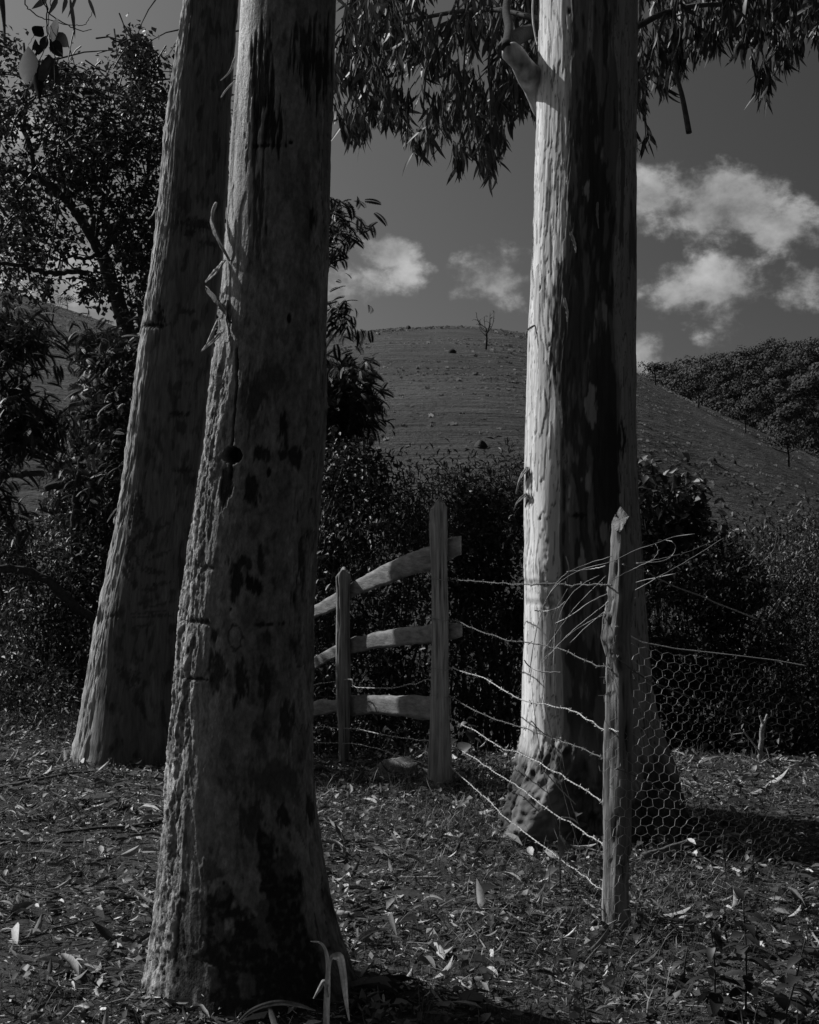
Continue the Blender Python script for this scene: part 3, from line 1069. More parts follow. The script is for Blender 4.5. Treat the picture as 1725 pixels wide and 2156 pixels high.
# ---- left trunk, leaning
ST_A = [(-30, 391, 503), (0, 388, 502), (100, 374, 494), (200, 359, 487), (300, 347, 482), (500, 328, 470), (600, 314, 462), (700, 300, 450), (800, 287, 442), (900, 273, 431), (1000, 261, 419),
        (1100, 245, 405), (1200, 226, 393), (1300, 206, 384), (1400, 189, 377), (1500, 174, 373), (1560, 165, 375), (1600, 156, 380), (1640, 146, 388)]
DA = 8.97
TA = Trunk(ST_A, DA, 210, 540, ztop=9.5)
T = TA
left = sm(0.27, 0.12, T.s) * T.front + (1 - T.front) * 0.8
fib = T.nz(60, 3.0, 3, 101.0, ridged)
fib2 = T.nz(38, 5.5, 4, 103.0)
T.disp += 0.012 * T.nz(4, 0.9, 3, 105.0) + (0.3 + left) * (0.009 * (fib - 0.5) + 0.012 * fib2) + left * 0.012 * T.nz(20, 9, 3, 109.0)
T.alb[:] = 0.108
T.alb += 0.035 * T.nz(10, 1.6, 4, 111.0) - .05 * sm(.08, .22, T.nz(15, 7, 4, 112.0)) + .03 * sm(.1, .2, T.nz(9, 4, 4, 114.0)) + left * 0.22  # the left term paints sunlight into the leaning trunk's edge
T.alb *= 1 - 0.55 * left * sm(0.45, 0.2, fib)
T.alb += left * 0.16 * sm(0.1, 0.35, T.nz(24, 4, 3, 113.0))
h1, e1, l1 = plates(T, 6, 0.8, 2.0, 0.003, 117.0)
T.disp += h1 * 0.5
T.alb *= 1 - 0.3 * e1
T.stains([(428, 482, 30, 12, .04, .01), (410, 500, 12, 8, .035, .01), (452, 520, 14, 5, .05, .006), (332, 691, 28, 5, .03, .012), (348, 675, 9, 14, .03, .01), (400, 664, 18, 6, .045, .006),
          (402, 770, 16, 8, .06, .004), (392, 875, 16, 5, .03, .008), (396, 990, 16, 6, .035, .008), (415, 1010, 7, 12, .04, .005)], 40, 30, 0.8, 0.35)
slash = [(300, 1080, 12, 34, -.3), (318, 1095, 6, 26, .25), (312, 1125, 20, 6, .5), (345, 1110, 22, 4, .45), (292, 1150, 7, 18, .2), (330, 1150, 14, 6, .6), (350, 1165, 18, 5, .4), (285, 1180, 6, 14, .3), (305, 1175, 6, 10, .2),
         (325, 1195, 13, 5, 0.0), (345, 1200, 16, 5, -.2), (280, 1205, 5, 12, .3), (300, 1225, 7, 7, .2), (330, 1233, 14, 7, 0), (352, 1225, 20, 4, .2), (318, 1262, 22, 3, .28), (345, 1268, 26, 3, .2), (330, 1283, 32, 3, .05),
         (322, 1292, 26, 3, .0), (355, 1290, 30, 3, -.12), (252, 1290, 24, 5, .35), (315, 1310, 14, 4, .1), (282, 1410, 12, 16, .7), (300, 1420, 9, 18, -.5), (268, 1090, 5, 9, 0), (310, 1060, 4, 20, .1)]
w = T.nz(60, 60, 3, 121.0)
for x, y, rx, ry, an in slash:
    ca, sa = math.cos(an), math.sin(an)
    dx, dy = T.px - x, T.py - y
    e = np.sqrt(((dx * ca - dy * sa) / rx) ** 2 + ((dx * sa + dy * ca) / ry) ** 2) + 2.0 * w
    k = sm(1.15, 0.7, e) * T.front
    T.alb = T.alb * (1 - k * .8) + 0.045 * k * .8
    T.disp -= 0.004 * k
low = sm(1380, 1600, T.py)
T.disp += low * (0.03 * T.nz(5, 2.5, 3, 131.0) + 0.03 * np.maximum(0, np.cos(T.phi * 4 + 1.0)))
A_ = thing('eucalyptus_tree', (T.cxz(0.0), DA, 0), 'leaning eucalyptus with stringy bark, left behind the nearest trunk', 'tree')
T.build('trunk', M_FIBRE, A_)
bark_strip(TA, A_, [(353, 85, .004), (345, 108, .03), (343, 122, .05)], .010, alb=.3, mat=M_FIBRE)
bark_strip(TA, A_, [(338, 440, .004), (332, 452, .025), (329, 462, .05)], .010, alb=.35, mat=M_FIBRE)
bark_strip(TA, A_, [(244, 1070, .006), (237, 1085, .03), (233, 1100, .05)], .010, alb=.3, mat=M_FIBRE)

# ---- right trunk
ST_C = [(-30, 1138, 1340), (0, 1138, 1340), (100, 1137, 1339), (300, 1130, 1338), (450, 1124, 1337), (600, 1118, 1337), (700, 1113, 1336), (900, 1108, 1338), (1000, 1106, 1340), (1100, 1105, 1345), (1200, 1105, 1352),
        (1300, 1105, 1359), (1400, 1104, 1368), (1500, 1102, 1383), (1560, 1099, 1393), (1600, 1096, 1402), (1650, 1088, 1416), (1700, 1075, 1432), (1730, 1066, 1441), (1770, 1056, 1450)]
DC = 7.2
TC = Trunk(ST_C, DC, 240, 660, ztop=9.0)
T = TC
h1, e1, l1 = plates(T, 12, 1.3, 3.2, 0.0035, 201.0, warp=0.5)
h2, e2, l2 = plates(T, 26, 2.2, 2.0, 0.0022, 207.0, warp=0.5)
up = sm(1640, 1480, T.py)
T.disp += 0.010 * T.nz(4, 0.7, 3, 203.0) + up * (h1 * 0.7 + h2 * 0.5) + 0.0012 * T.nz(50, 7, 3, 204.0) + 0.002 * up * T.nz(16, 1.5, 3, 233.0)
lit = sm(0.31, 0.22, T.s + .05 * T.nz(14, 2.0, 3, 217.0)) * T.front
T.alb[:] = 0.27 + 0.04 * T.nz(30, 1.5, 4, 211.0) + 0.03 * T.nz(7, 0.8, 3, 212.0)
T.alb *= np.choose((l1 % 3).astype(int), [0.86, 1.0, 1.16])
# sunlit strip painted paler, ending where the trunk turns from the sun
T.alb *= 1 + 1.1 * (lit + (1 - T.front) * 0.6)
T.alb *= 1 - 0.72 * np.maximum(e1, 0.7 * e2 * sm(0.0, 0.2, T.nz(9, 3, 2, 213.0))) * up
# the lower trunk has a blunt corner on its left, flat faces either side
T.disp += (0.030 * np.exp(-((T.s - 0.15) / 0.10) ** 2) - 0.012 * np.exp(-((T.s - 0.40) / 0.15) ** 2)) * sm(850, 1250, T.py) * T.front
# pits
pit = sm(0.50, 0.62, T.nz(48, 15, 2, 215.0))
T.alb *= 1 - 0.75 * pit
T.disp -= 0.004 * pit
# old dark bark down the middle, widened to paint the shade beside the lit strip
w1 = T.nz(14, 1.7, 4, 221.0) * 1.9 + T.nz(50, 6, 2, 222.0) * 0.35
cband = sm(.23, .30, T.s) * sm(.82, .70, T.s) * 0.60 + np.exp(-((T.s - 0.70) / 0.12) ** 2) * 0.45 * sm(700, 900, T.py) * sm(1130, 1000, T.py)
cband = cband * (0.88 + 0.2 * sm(150, 400, T.py))
dk = sm(0.40, 0.50, cband + w1 * 0.42) * T.front * up
T.alb = T.alb * (1 - dk) + dk * (0.12 + 0.05 * T.nz(22, 2.5, 3, 223.0))
T.disp += 0.004 * dk
dk2 = sm(0.60, 0.68, cband * 0.9 + 0.5 * T.nz(24, 4.5, 4, 225.0) + 0.1) * T.front * up
T.alb *= 1 - 0.65 * dk2
T.stains([(1262, 1010, 24, 90, .03, .0), (1275, 940, 18, 60, .03, .0), (1240, 440, 22, 60, .035, .0), (1227, 330, 18, 110, .04, 0), (1297, 380, 6, 130, .10, 0), (1325, 505, 9, 60, .10, 0), (1200, 690, 40, 110, .06, 0),
          (1300, 1230, 16, 120, .06, 0)], 30, 4, 0.9, 0.15)
T.stains([(1225, 420, 7, 22, .3, 0), (1260, 660, 9, 30, .26, 0), (1230, 870, 9, 40, .26, 0), (1225, 1010, 10, 26, .24, 0), (1258, 1120, 9, 24, .22, 0), (1215, 1170, 6, 40, .26, 0)], 30, 6, 0.8, 0.15)
T.stains([(1204, 1083, 15, 5, .03, .012), (1110, 1010, 10, 22, .03, .004), (1108, 1054, 12, 14, .025, .006), (1188, 50, 4, 8, .03, .005)], 60, 20, 0.7, 0.25)
# scarred ring where the bark swells
for y0, x1 in ((1222, 1180), (1262, 1165)):
    k = sm(9, 2, np.abs(T.py - y0 - 5 * T.nz(20, 3, 3, 240.0))) * sm(x1 + 10, x1 - 10, T.px) * T.front
    T.disp -= 0.003 * k
    T.alb *= 1 - 0.4 * k
bulge = np.exp(-((T.py - 1190) / 45) ** 2) * lit
T.disp += 0.010 * bulge + bulge * 0.004 * T.nz(30, 40, 3, 242.0)
# foot: buttress roots and the rough old bark between them
g = lambda x, wd: np.exp(-((T.px - x) / wd) ** 2) * T.front
low = sm(1440, 1720, T.py)
ridge = g(1196 - 0.24 * np.clip(T.py - 1500, 0, 260), 26 + 0.11 * np.clip(T.py - 1500, 0, 300)) * sm(1495, 1690, T.py)
T.disp += 0.17 * ridge * (1 + 0.25 * T.nz(16, 9, 3, 251.0))
T.disp += low * (0.05 * g(1310, 30) + 0.06 * g(1385, 26) - 0.03 * g(1265, 18) - 0.02 * g(1345, 14))
T.disp += low * (0.025 * T.nz(14, 8, 4, 253.0) + 0.03 * np.maximum(0, np.cos(T.phi * 5)) * (1 - T.front))
old = np.clip(sm(0.08, 0.35, ridge) + sm(1540, 1640, T.py + 150 * T.nz(20, 2.5, 4, 255.0) + 70 * np.exp(-((T.s - 0.22) / .12) ** 2)), 0, 1)
lz = np.where(old > .02)[0]
f1, f2, rv = worley(T.q[lz] * [26, 26, 4.0] + np.stack([T.nz(22, 12, 3, 265.0)[lz], T.nz(22, 12, 3, 266.0)[lz], T.nz(22, 12, 3, 267.0)[lz]], 1) * 1.1)
flake, fcrack = np.zeros(len(T.phi)), np.zeros(len(T.phi))
flake[lz], fcrack[lz] = rv, sm(.3, .02, f2 - f1)
T.disp += old * (0.009 * T.nz(75, 30, 3, 270.0) + 0.006 * (flake - .5) - 0.004 * fcrack + .012 * T.nz(34, 9, 4, 268.0) + .02 * (T.nz(44, 5, 3, 269.0, ridged) - .5))
T.disp += old * (0.014 * T.nz(22, 10, 4, 257.0) + 0.035 * (T.nz(26, 5, 3, 263.0, ridged) - 0.5) + 0.012 * T.nz(60, 30, 3, 258.0) + 0.01 * T.nz(30, 5, 2, 259.0, ridged))
oa = 0.10 + 0.09 * T.nz(20, 12, 4, 261.0) + 0.06 * sm(0.2, 0.7, ridge) - 0.05 * sm(.35, .2, T.nz(26, 5, 3, 263.0, ridged))
oa = oa * (1 - .35 * fcrack) * (.75 + .5 * flake)
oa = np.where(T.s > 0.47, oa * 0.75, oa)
T.alb = T.alb * (1 - old) + np.clip(oa, 0.03, 0.4) * old
nl = sm(0.10, 0.02, T.s) * sm(1540, 1600, T.py) * T.front
T.alb *= 1 - 0.6 * nl
C_ = thing('eucalyptus_tree', (T.cxz(0.0), DC, 0), 'right hand eucalyptus with smooth pale bark, a cut limb and hanging leaves', 'tree')
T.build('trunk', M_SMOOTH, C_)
for pts, w_, al in [([(1192, 505, .004), (1200, 530, .01), (1203, 550, .03)], .008, .35), 
                    ([(1126, 690, .004), (1122, 700, .03), (1121, 712, .04)], .008, .12), ([(1112, 985, .004), (1104, 1010, .02), (1101, 1040, .04)], .012, .2),
                    ([(1110, 1040, .004), (1103, 1058, .03), (1100, 1075, .05)], .010, .1), ([(1180, 640, .004), (1186, 668, .012), (1187, 690, .03)], .007, .4),
                    ([(1170, 850, .004), (1175, 880, .012), (1177, 905, .025)], .005, .4), ([(1245, 445, .004), (1243, 470, .012), (1245, 500, .02)], .006, .25),
                    ([(1180, 355, .004), (1186, 390, .010), (1187, 410, .03)], .006, .4), ([(1181, 1165, .004), (1187, 1190, .010), (1184, 1225, .02)], .003, .4)]:
    bark_strip(TC, C_, pts, w_, alb=al, mat=M_SMOOTH)
# the cut limb, elbowed, and the hanging strip beside the trunk
mb = MB()
path = spline([P(1170, 250, 7.32), P(1128, 178, 7.22), P(1103, 142, 7.12), P(1084, 117, 7.08), P(1067, 103, 7.10)], 30)
rad = np.interp(np.linspace(0, 1, 30), [0, .25, .6, .9, 1], [.085, .062, .047, .046, .030]) * (1 + .16 * fbm(path * 13, 3))
pf = spline(path, 90)
mb.tube(pf + .008 * np.stack([fbm(pf * 9 + k, 2) for k in range(3)], 1), np.interp(np.linspace(0, 1, 90), np.linspace(0, 1, 30), rad), 36, .36)
mottle(mb.build('limb', M_SMOOTH, C_), [22, 22, 14], 1.3, .08, .62)
mb = MB()
path = spline([P(1066, 108, 7.13), P(1076, 90, 7.22), P(1097, 74, 7.45), P(1130, 62, 7.8)], 22)
mb.tube(path, np.linspace(.046, .036, 22) * (1 + .12 * fbm(path * 14, 3)), 14, .05)  # far leg of the elbow, its shade put into the dark albedo
mb.build('limb', M_BRANCH, C_)
mb = MB()
mb.tube(spline([P(1066, 100, 7.05), P(1072, 60, 7.3), P(1066, 20, 7.5), P(1072, -40, 7.7), P(1060, -200, 8.0)], 20), np.linspace(.024, .016, 20), 10, 0.035)  # stands in the leaves' shade, painted here as a darker albedo
mb.build('limb', M_BRANCH, C_)
bark_strip(TC, C_, [(1134, -40, .02), (1127, 0, .03), (1128, 40, .03), (1133, 82, .015), (1137, 96, .01)], .014, alb=.4, mat=M_SMOOTH, curl=.3)

# ------------------------------------------------------------------ foliage


def inpoly(x, y, poly):
    poly = np.asarray(poly, float)
    r = np.zeros(len(x), bool)
    j = len(poly) - 1
    for i in range(len(poly)):
        xi, yi, xj, yj = *poly[i], *poly[j]
        c = ((yi > y) != (yj > y)) & (x < (xj - xi) * (y - yi) / (yj - yi + 1e-12) + xi)
        r ^= c
        j = i
    return r


def limb_tubes(mb, pts, d0, d1, w0, w1, n=24, sides=8, alb=0.10, wob=0.0, seed=0):
    """A limb along points (px, py); depth goes d0 -> d1, width in photograph units w0 -> w1."""
    rg = np.random.default_rng(seed)
    dd = np.linspace(d0, d1, len(pts))
    p = spline([P(x, y, d) for (x, y), d in zip(pts, dd)], n)
    p[1:-1] += rg.normal(0, wob, (n - 2, 3))
    mb.tube(p, np.linspace(w0, w1, n) / 2 / F * np.linspace(d0, d1, n), sides, alb)
    return p


SPRAY = [leaf_proto(1.0, .15, 4, .5, .10, .15, .35), leaf_proto(1.0, .17, 4, .8, -.12, .1, .4), leaf_proto(1.0, .13, 4, .2, .18, .2, .35), leaf_proto(1.0, .19, 4, .4, -.05, .1, .45)]


def euc_sprays(rg, tips, length, nl=9, spread=0.55, alb=0.05):
    """Hanging sprays: lists of (variant, matrix, location, albedo) for leaves, and twig paths."""
    leaves, twigs = [], []
    for tp in tips:
        k = int(nl * rg.uniform(.7, 1.4))
        tl = length * rg.uniform(.8, 1.5)
        top = tp + np.array([rg.normal(0, .25) * tl, rg.normal(0, .25) * tl, tl])
        tw = spline([top, (top + tp) / 2 + rg.normal(0, .1, 3) * tl, tp], 6)
        twigs.append(tw)
        for i in range(k):
            s = rg.uniform(.15, 1.0)
            p = tw[int(s * 5)] + rg.normal(0, .01, 3)
            yaw = rg.uniform(0, 6.28)
            pit = -math.pi / 2 + abs(rg.normal(0, spread))
            mtx = rotmats(1, np.array([yaw]), np.array([pit]), np.array([rg.normal(0, .9)]))[0] * (length * rg.uniform(.65, 1.15))
            leaves.append((int(rg.integers(0, 4)), mtx, p, alb * math.exp(rg.normal(0, .3))))
    return leaves, twigs


def place_leaves(parent, leaves, mat, n_parts, protos, name='leaf', rest='foliage'):
    """The nearest n_parts leaves are parts of their own (shared mesh data), the others one mass."""
    base = np.array(parent['_base'])

    def vis(l):
        p = l[2]
        px, py = CX + F * p[0] / p[1], HZ - (p[2] - CAMZ) / p[1] * F
        return (0 if (-20 < px < 1745 and -40 < py < 2170) else 1, p[1])
    order = sorted(range(len(leaves)), key=lambda i: vis(leaves[i]))
    mesh = {}
    for i in order[:n_parts]:
        v, mtx, p, a = leaves[i]
        key = (v, int(np.clip(round(math.log(a / .05) * 2), -2, 2)))
        if key not in mesh:
            mb = MB()
            pv, pq, pt = protos[v]
            mb.add(pv, pq, pt, .05 * math.exp(key[1] / 2))
            o = mb.build(name, mat, None, base=np.zeros(3))
            mesh[key] = o.data
        else:
            o = bpy.data.objects.new(name, mesh[key])
            scene.collection.objects.link(o)
        o.parent = parent
        m4 = Matrix([[*mtx[r], p[r] - base[r]] for r in range(3)] + [[0, 0, 0, 1]])
        o.matrix_basis = m4
    if len(order) > n_parts:
        mb = MB()
        for v in range(len(protos)):
            sel = [leaves[i] for i in order[n_parts:] if leaves[i][0] == v]
            if sel:
                mb.inst(protos[v], np.array([l[1] for l in sel]), np.array([l[2] for l in sel]), [l[3] for l in sel])
        stuff(mb.build(rest, mat, parent))


# -- leaves of the right eucalyptus, hanging into the top of the picture
rg = np.random.default_rng(41)
lowL = np.array([(700, 250), (720, 255), (735, 285), (765, 285), (790, 250), (830, 262), (868, 325), (905, 310), (930, 275), (965, 350), (985, 330), (1010, 340), (1030, 372), (1050, 352), (1068, 290), (1085, 245), (1110, 242), (1140, 240)], float)
lowR = np.array([(1330, 215), (1350, 232), (1370, 225), (1400, 215), (1425, 165), (1450, 170), (1475, 110), (1520, 95), (1560, 100), (1585, 105), (1605, 212), (1625, 195), (1640, 130), (1675, 130), (1690, 95), (1730, 95), (1800, 120)], float)
tips = []
for low_, x0, x1, n, dd in ((lowL, 712, 1150, 470, (7.7, 9.6)), (lowR, 1330, 1760, 300, (7.4, 9.4))):
    x = rg.uniform(x0, x1, n)
    lo_ = np.interp(x, low_[:, 0], low_[:, 1])
    y = lo_ - (lo_ + 120) * rg.uniform(0, 1, n) ** 1.25
    gap = noise2(x, y, 0.012, 2, 3.0)
    if x0 > 1000:
        gap += 0.25 * sm(1480, 1540, x) * sm(40, 90, y)
    else:
        gap += 0.10 * sm(150, 280, y)
    k = (gap < 0.16) | (y > lo_ - 30)
    for a, b_ in zip(x[k], y[k]):
        tips.append(P(a, b_, rg.uniform(*dd)))
for a, b_ in [(1345, 305), (1352, 322), (1348, 290), (1606, 205), (1612, 195), (1600, 180), (1608, 165), (970, 355), (962, 340), (1033, 375), (1028, 355), (722, 280), (742, 288), (758, 282), (868, 328)]:
    tips.append(P(a, b_, 8.0))
LV, TW = euc_sprays(rg, tips, .135, 9, .5, .045)
place_leaves(C_, LV, M_LEAF, 300, SPRAY)
mb = MB()
for t in TW:
    mb.tube(t, np.linspace(.004, .002, 6), 4, .08, cap=False)
stuff(mb.build('twig', M_BRANCH, C_))
for pts, w0, w1 in [([(1135, 40), (1040, 20), (930, 30), (820, 60), (740, 120)], 14, 4), ([(1135, -60), (1000, -40), (850, -10), (720, 40)], 16, 5), ([(1060, 20), (1030, 120), (1035, 230), (1030, 330)], 8, 3), ([(930, 30), (900, 140), (890, 250)], 7, 3), ([(985, 25), (975, 180), (970, 300)], 6, 3),
                    ([(1335, 60), (1420, 20), (1540, 10), (1640, 40), (1740, 30)], 14, 5), ([(1540, 10), (1590, 60), (1608, 130), (1606, 180)], 6, 3), ([(1400, 30), (1375, 110), (1360, 190)], 7, 3), ([(1335, -50), (1450, -70), (1760, -60)], 16, 6)]:
    mb = MB()
    limb_tubes(mb, pts, 7.6, 8.6, w0, w1, 16, 6, .09)
    mb.build('branch', M_BRANCH, C_)
mb = MB()
limb_tubes(mb, [(1423, -60), (1420, 60), (1424, 150), (1436, 200), (1444, 240), (1451, 280)], 7.6, 7.5, 7, 13, 20, 8, .09)
tag(mb.build('dead_branch', M_BRANCH, base=P(1423, -60, 7.6)), 'bare hanging stick with a broken thick end, right of the right trunk', 'branch')

# crowns above the picture, sparse, so that the trunks do not end in the air
for par, T_, zt, sd in ((B_, TB, 7.2, 1), (A_, TA, 9.2, 2), (C_, TC, 8.8, 3)):
    rg = np.random.default_rng(60 + sd)
    mb = MB()
    top = np.array([T_.cxz(zt), T_.d, zt])
    tp = []
    for k in range(6):
        a = k * 1.05 + sd
        e = top + np.array([math.cos(a) * rg.uniform(1.2, 2.4), math.sin(a) * rg.uniform(1.2, 2.4), rg.uniform(1.0, 3.0)])
        pth = spline([top - [0, 0, .5], (top + e) / 2 + [0, 0, -.2], e], 12)
        mb.tube(pth, np.linspace(.09, .02, 12), 7, .2)
        for j in range(14):
            tp.append(pth[rg.integers(6, 12)] + rg.normal(0, .4, 3))
    mb.build('limb', M_SMOOTH, par)
    lv, tw = euc_sprays(rg, tp, .16, 10, .6, .05)
    cm = MB()
    for v in range(4):
        s_ = [l for l in lv if l[0] == v]
        cm.inst(SPRAY[v], np.array([l[1] for l in s_]), np.array([l[2] for l in s_]), [l[3] for l in s_])
    for t in tw:
        cm.tube(t, .004, 4, .08, cap=False)
    stuff(cm.build('crown', M_LEAF, par))

# -- the sprig of oval leaves hanging near the camera, top left
M_OVAL = mat_attr('oval_leaf', rough=0.75, spec=0.15, nscale=60, namp=0.45, bump=0.0, transl=0.07)
OVAL = [leaf_proto(1.0, .48, 6, .15, .05, .06, .42), leaf_proto(1.0, .36, 6, .25, -.06, .1, .45), leaf_proto(1.0, .55, 6, .1, .0, .05, .5)]
DS = 3.1
PS = lambda x, y, d: P(x * .69, y * .69, d)
S_ = thing('leaf_sprig', PS(145, -60, DS), 'hanging sprig of broad oval leaves close to the camera, upper left', 'leaves')
mb = MB()
for pts, w in [([(140, -60), (143, 30), (142, 80), (146, 110), (140, 140), (122, 190)], 3.2), ([(76, -40), (80, 18), (92, 30), (115, 50), (150, 60), (200, 75), (230, 77)], 3.0), ([(120, -50), (140, 25), (175, 60), (215, 80), (252, 95), (280, 90)], 3.0),
               ([(165, -40), (150, 40), (148, 95), (163, 145), (172, 195)], 2.2), ([(230, 77), (258, 75), (275, 55), (284, 35)], 2.0), ([(135, 80), (105, 110), (88, 138)], 1.6), ([(150, 110), (165, 150), (172, 200)], 1.8)]:
    q = np.array(pts, float) * .69
    limb_tubes(mb, list(q), DS, DS, w, w * .6, 22, 6, .06, .0008, 3)
mb.build('twig', M_BRANCH, S_)
ov = [((130, 80), (103, 112), .62, 2), ((150, 84), (184, 98), .8, 2), ((166, 100), (214, 148), .52, 0), ((152, 118), (194, 180), .5, 0), ((142, 108), (124, 158), .55, 0), ((108, 118), (112, 186), .33, 1),
      ((86, 140), (84, 278), .27, 0), ((148, 165), (172, 262), .40, 0), ((120, 185), (118, 330), .16, 1), ((112, 215), (102, 270), .35, 1), ((150, 165), (124, 268), .32, 1), ((165, 190), (176, 255), .22, 1),
      ((96, 150), (92, 188), .5, 2), ((118, 135), (118, 170), .6, 2)]
rg = np.random.default_rng(8)
for (x0, y0), (x1, y1), asp, v in ov:
    a, b_ = PS(x0, y0, DS + rg.normal(0, .02)), PS(x1, y1, DS + rg.normal(0, .05))
    yv = b_ - a
    ln = np.linalg.norm(yv)
    yv /= ln
    xv = np.cross(yv, np.array([rg.normal(0, .35), 1, rg.normal(0, .2)]))
    xv /= np.linalg.norm(xv)
    zv = np.cross(xv, yv)
    base_w = (.48, .36, .55)[v]
    M3 = np.stack([xv * ln * asp / base_w, yv * ln, zv * ln], 1)
    mb = MB()
    pv, pq, pt = OVAL[v]
    mb.inst((pv, pq, pt), M3[None], a[None], [.024 * math.exp(rg.normal(0, .25))])
    mb.build('leaf', M_OVAL, S_)
N_ = thing('leaf_sprig', PS(210, -80, DS), 'thin sickle leaves dangling at the very top, left of the leaning trunk', 'leaves')
for (x0, y0), (x1, y1), asp in [((178, -10), (152, 38), .28), ((235, -20), (213, 52), .14), ((212, -15), (238, 125), .10), ((268, -10), (293, 53), .17), ((205, -10), (193, 32), .3), ((146, -5), (108, 15), .35)]:
    a, b_ = PS(x0, y0, DS), PS(x1, y1, DS + .03)
    yv = b_ - a
    ln = np.linalg.norm(yv)
    yv /= ln
    xv = np.cross(yv, np.array([.2, 1, .1]))
    xv /= np.linalg.norm(xv)
    mb = MB()
    mb.inst(SPRAY[0], np.stack([xv * ln * asp / .15, yv * ln, np.cross(xv, yv) * ln], 1)[None], a[None], [.05])
    mb.build('leaf', M_LEAF, N_)
mb = MB()
limb_tubes(mb, [(104, -56), (138, -14), (166, -18), (190, -7)], DS, DS, 3, 1.5, 12, 5, .06)
mb.build('twig', M_BRANCH, N_)
mb = MB()
limb_tubes(mb, [(-4, -40), (6, 20), (11, 80)], 3.0, 3.0, 20, 3, 10, 6, .12)
tag(mb.build('bark_ribbon', M_BRANCH, base=P(-4, -40, 3.0)), 'strip of dry bark hanging in the top left corner', 'bark')


# -- leafy trees and shrubs beyond the fence
def clump_leaves(mb, rg, cen, sig, n, size, alb, proto=LEAF2, wid=0.62, var=.3, up=0.4):
    """n leaves spread round clump centres (k,3) with spread sig; size is leaf length in metres."""
    ci = rg.integers(0, len(cen), n)
    p = cen[ci] + rg.normal(0, 1, (n, 3)) * sig
    pit = rg.normal(-0.5, .6, n)
    mt = rotmats(n, rg.uniform(0, 6.28, n), pit, rg.normal(0, up, n)) * (size * rg.uniform(.65, 1.25, n))[:, None, None]
    mt = mt.copy()
    mt[:, :, 0] *= wid
    mb.inst(proto, mt, p, alb * np.exp(rg.normal(0, var, n)))
    return p


def img_clumps(rg, poly, n, d0, d1, gap=.2, gs=.02, z=0.0, dens=None):
    """Clump centres over an outline of the photograph, d0..d1 metres away, with noisy gaps."""
    q = np.array(poly, float)
    out = []
    while len(out) < n:
        x = rg.uniform(q[:, 0].min(), q[:, 0].max(), 4 * n)
        y = rg.uniform(q[:, 1].min(), q[:, 1].max(), 4 * n)
        k = inpoly(x, y, q) & (noise2(x, y, gs, 3, z) < gap)
        for a, b_ in zip(x[k], y[k]):
            out.append(P(a, b_, rg.uniform(d0, d1)))
            if len(out) >= n:
                break
    return np.array(out)


# the leafy tree on the left: limbs as in the photograph
rg = np.random.default_rng(51)
L_ = thing('leafy_tree', P(300, 1500, 13.2) * [1, 1, 0] + [0, 0, -2.2], 'tall leafy tree with crooked dark limbs, left of the leaning trunk', 'tree')
mb = MB()
tr = [((345, 1480), (325, 1100), (300, 850), (269, 704), (240, 610), (215, 536)), 13.2, 13.2, 44, 28]
limb_tubes(mb, *tr, 40, 10, .07, .006, 1)
mb.build('trunk', M_BRANCH, L_)
mb = MB()
for pts, a, b_, w0, w1 in [([(215, 536), (201, 512), (168, 458), (134, 417), (101, 388), (60, 368), (0, 350), (-60, 335)], 13.2, 12.4, 24, 12), ([(101, 388), (76, 360), (66, 315), (51, 264), (56, 224), (56, 157), (50, 90)], 12.9, 12.6, 13, 5),
                           ([(215, 540), (226, 518), (253, 469), (275, 440), (300, 415), (318, 330), (325, 240)], 13.2, 13.8, 20, 6), ([(201, 500), (197, 450), (185, 425), (166, 406), (166, 360), (165, 300)], 13.2, 13.4, 11, 5),
                           ([(185, 575), (150, 572), (112, 577), (75, 568), (45, 561), (-30, 556)], 13.0, 12.3, 12, 9), ([(253, 469), (290, 463), (330, 468)], 13.3, 13.6, 8, 5), ([(300, 700), (292, 640), (268, 690), (275, 760)], 12.9, 13.0, 14, 7),
                           ([(215, 536), (170, 545), (120, 530), (60, 540)], 13.1, 12.6, 10, 3), ([(290, 424), (270, 370), (262, 300), (290, 180), (296, 100)], 13.5, 13.6, 8, 3), ([(134, 417), (150, 340), (140, 240), (170, 160)], 13.0, 13.3, 8, 3),
                           ([(300, 850), (360, 700), (400, 560), (420, 450)], 13.3, 13.6, 20, 8), ([(340, 600), (300, 560), (310, 520)], 13.2, 13.1, 5, 3)]:
    mb = MB()
    limb_tubes(mb, pts, a, b_, w0, w1, 22, 7, .07, .008, 2)
    mb.build('branch', M_BRANCH, L_)
mb = MB()
polys = [([(-40, 75), (14, 70), (40, 95), (62, 140), (60, 230), (80, 260), (60, 290), (-40, 285)], 80), ([(-40, 330), (60, 320), (90, 380), (130, 430), (190, 520), (150, 560), (80, 545), (-40, 560)], 190),
         ([(70, 160), (95, 140), (130, 125), (180, 135), (195, 165), (245, 145), (262, 130), (275, 85), (300, 80), (318, 115), (345, 135), (380, 130), (380, 400), (330, 520), (250, 540), (210, 450), (120, 390), (90, 300), (110, 250), (75, 200)], 500),
         ([(100, 300), (210, 300), (220, 420), (150, 400)], 60), ([(220, 480), (340, 440), (340, 690), (250, 680), (225, 600)], 110), ([(170, 590), (225, 580), (250, 640), (230, 660), (190, 640)], 26), ([(-40, 560), (30, 570), (40, 620), (-40, 600)], 20),
         ([(40, 565), (110, 590), (85, 630), (55, 610)], 12), ([(400, 100), (470, 100), (470, 640), (440, 640), (400, 400)], 90), ([(262, 95), (290, 80), (318, 110), (300, 130), (270, 125)], 30)]
allc = []
for pl, n in polys:
    allc.append(img_clumps(rg, pl, n, 12.2, 14.6, .09, .022, 4.0))
cen = np.concatenate(allc)
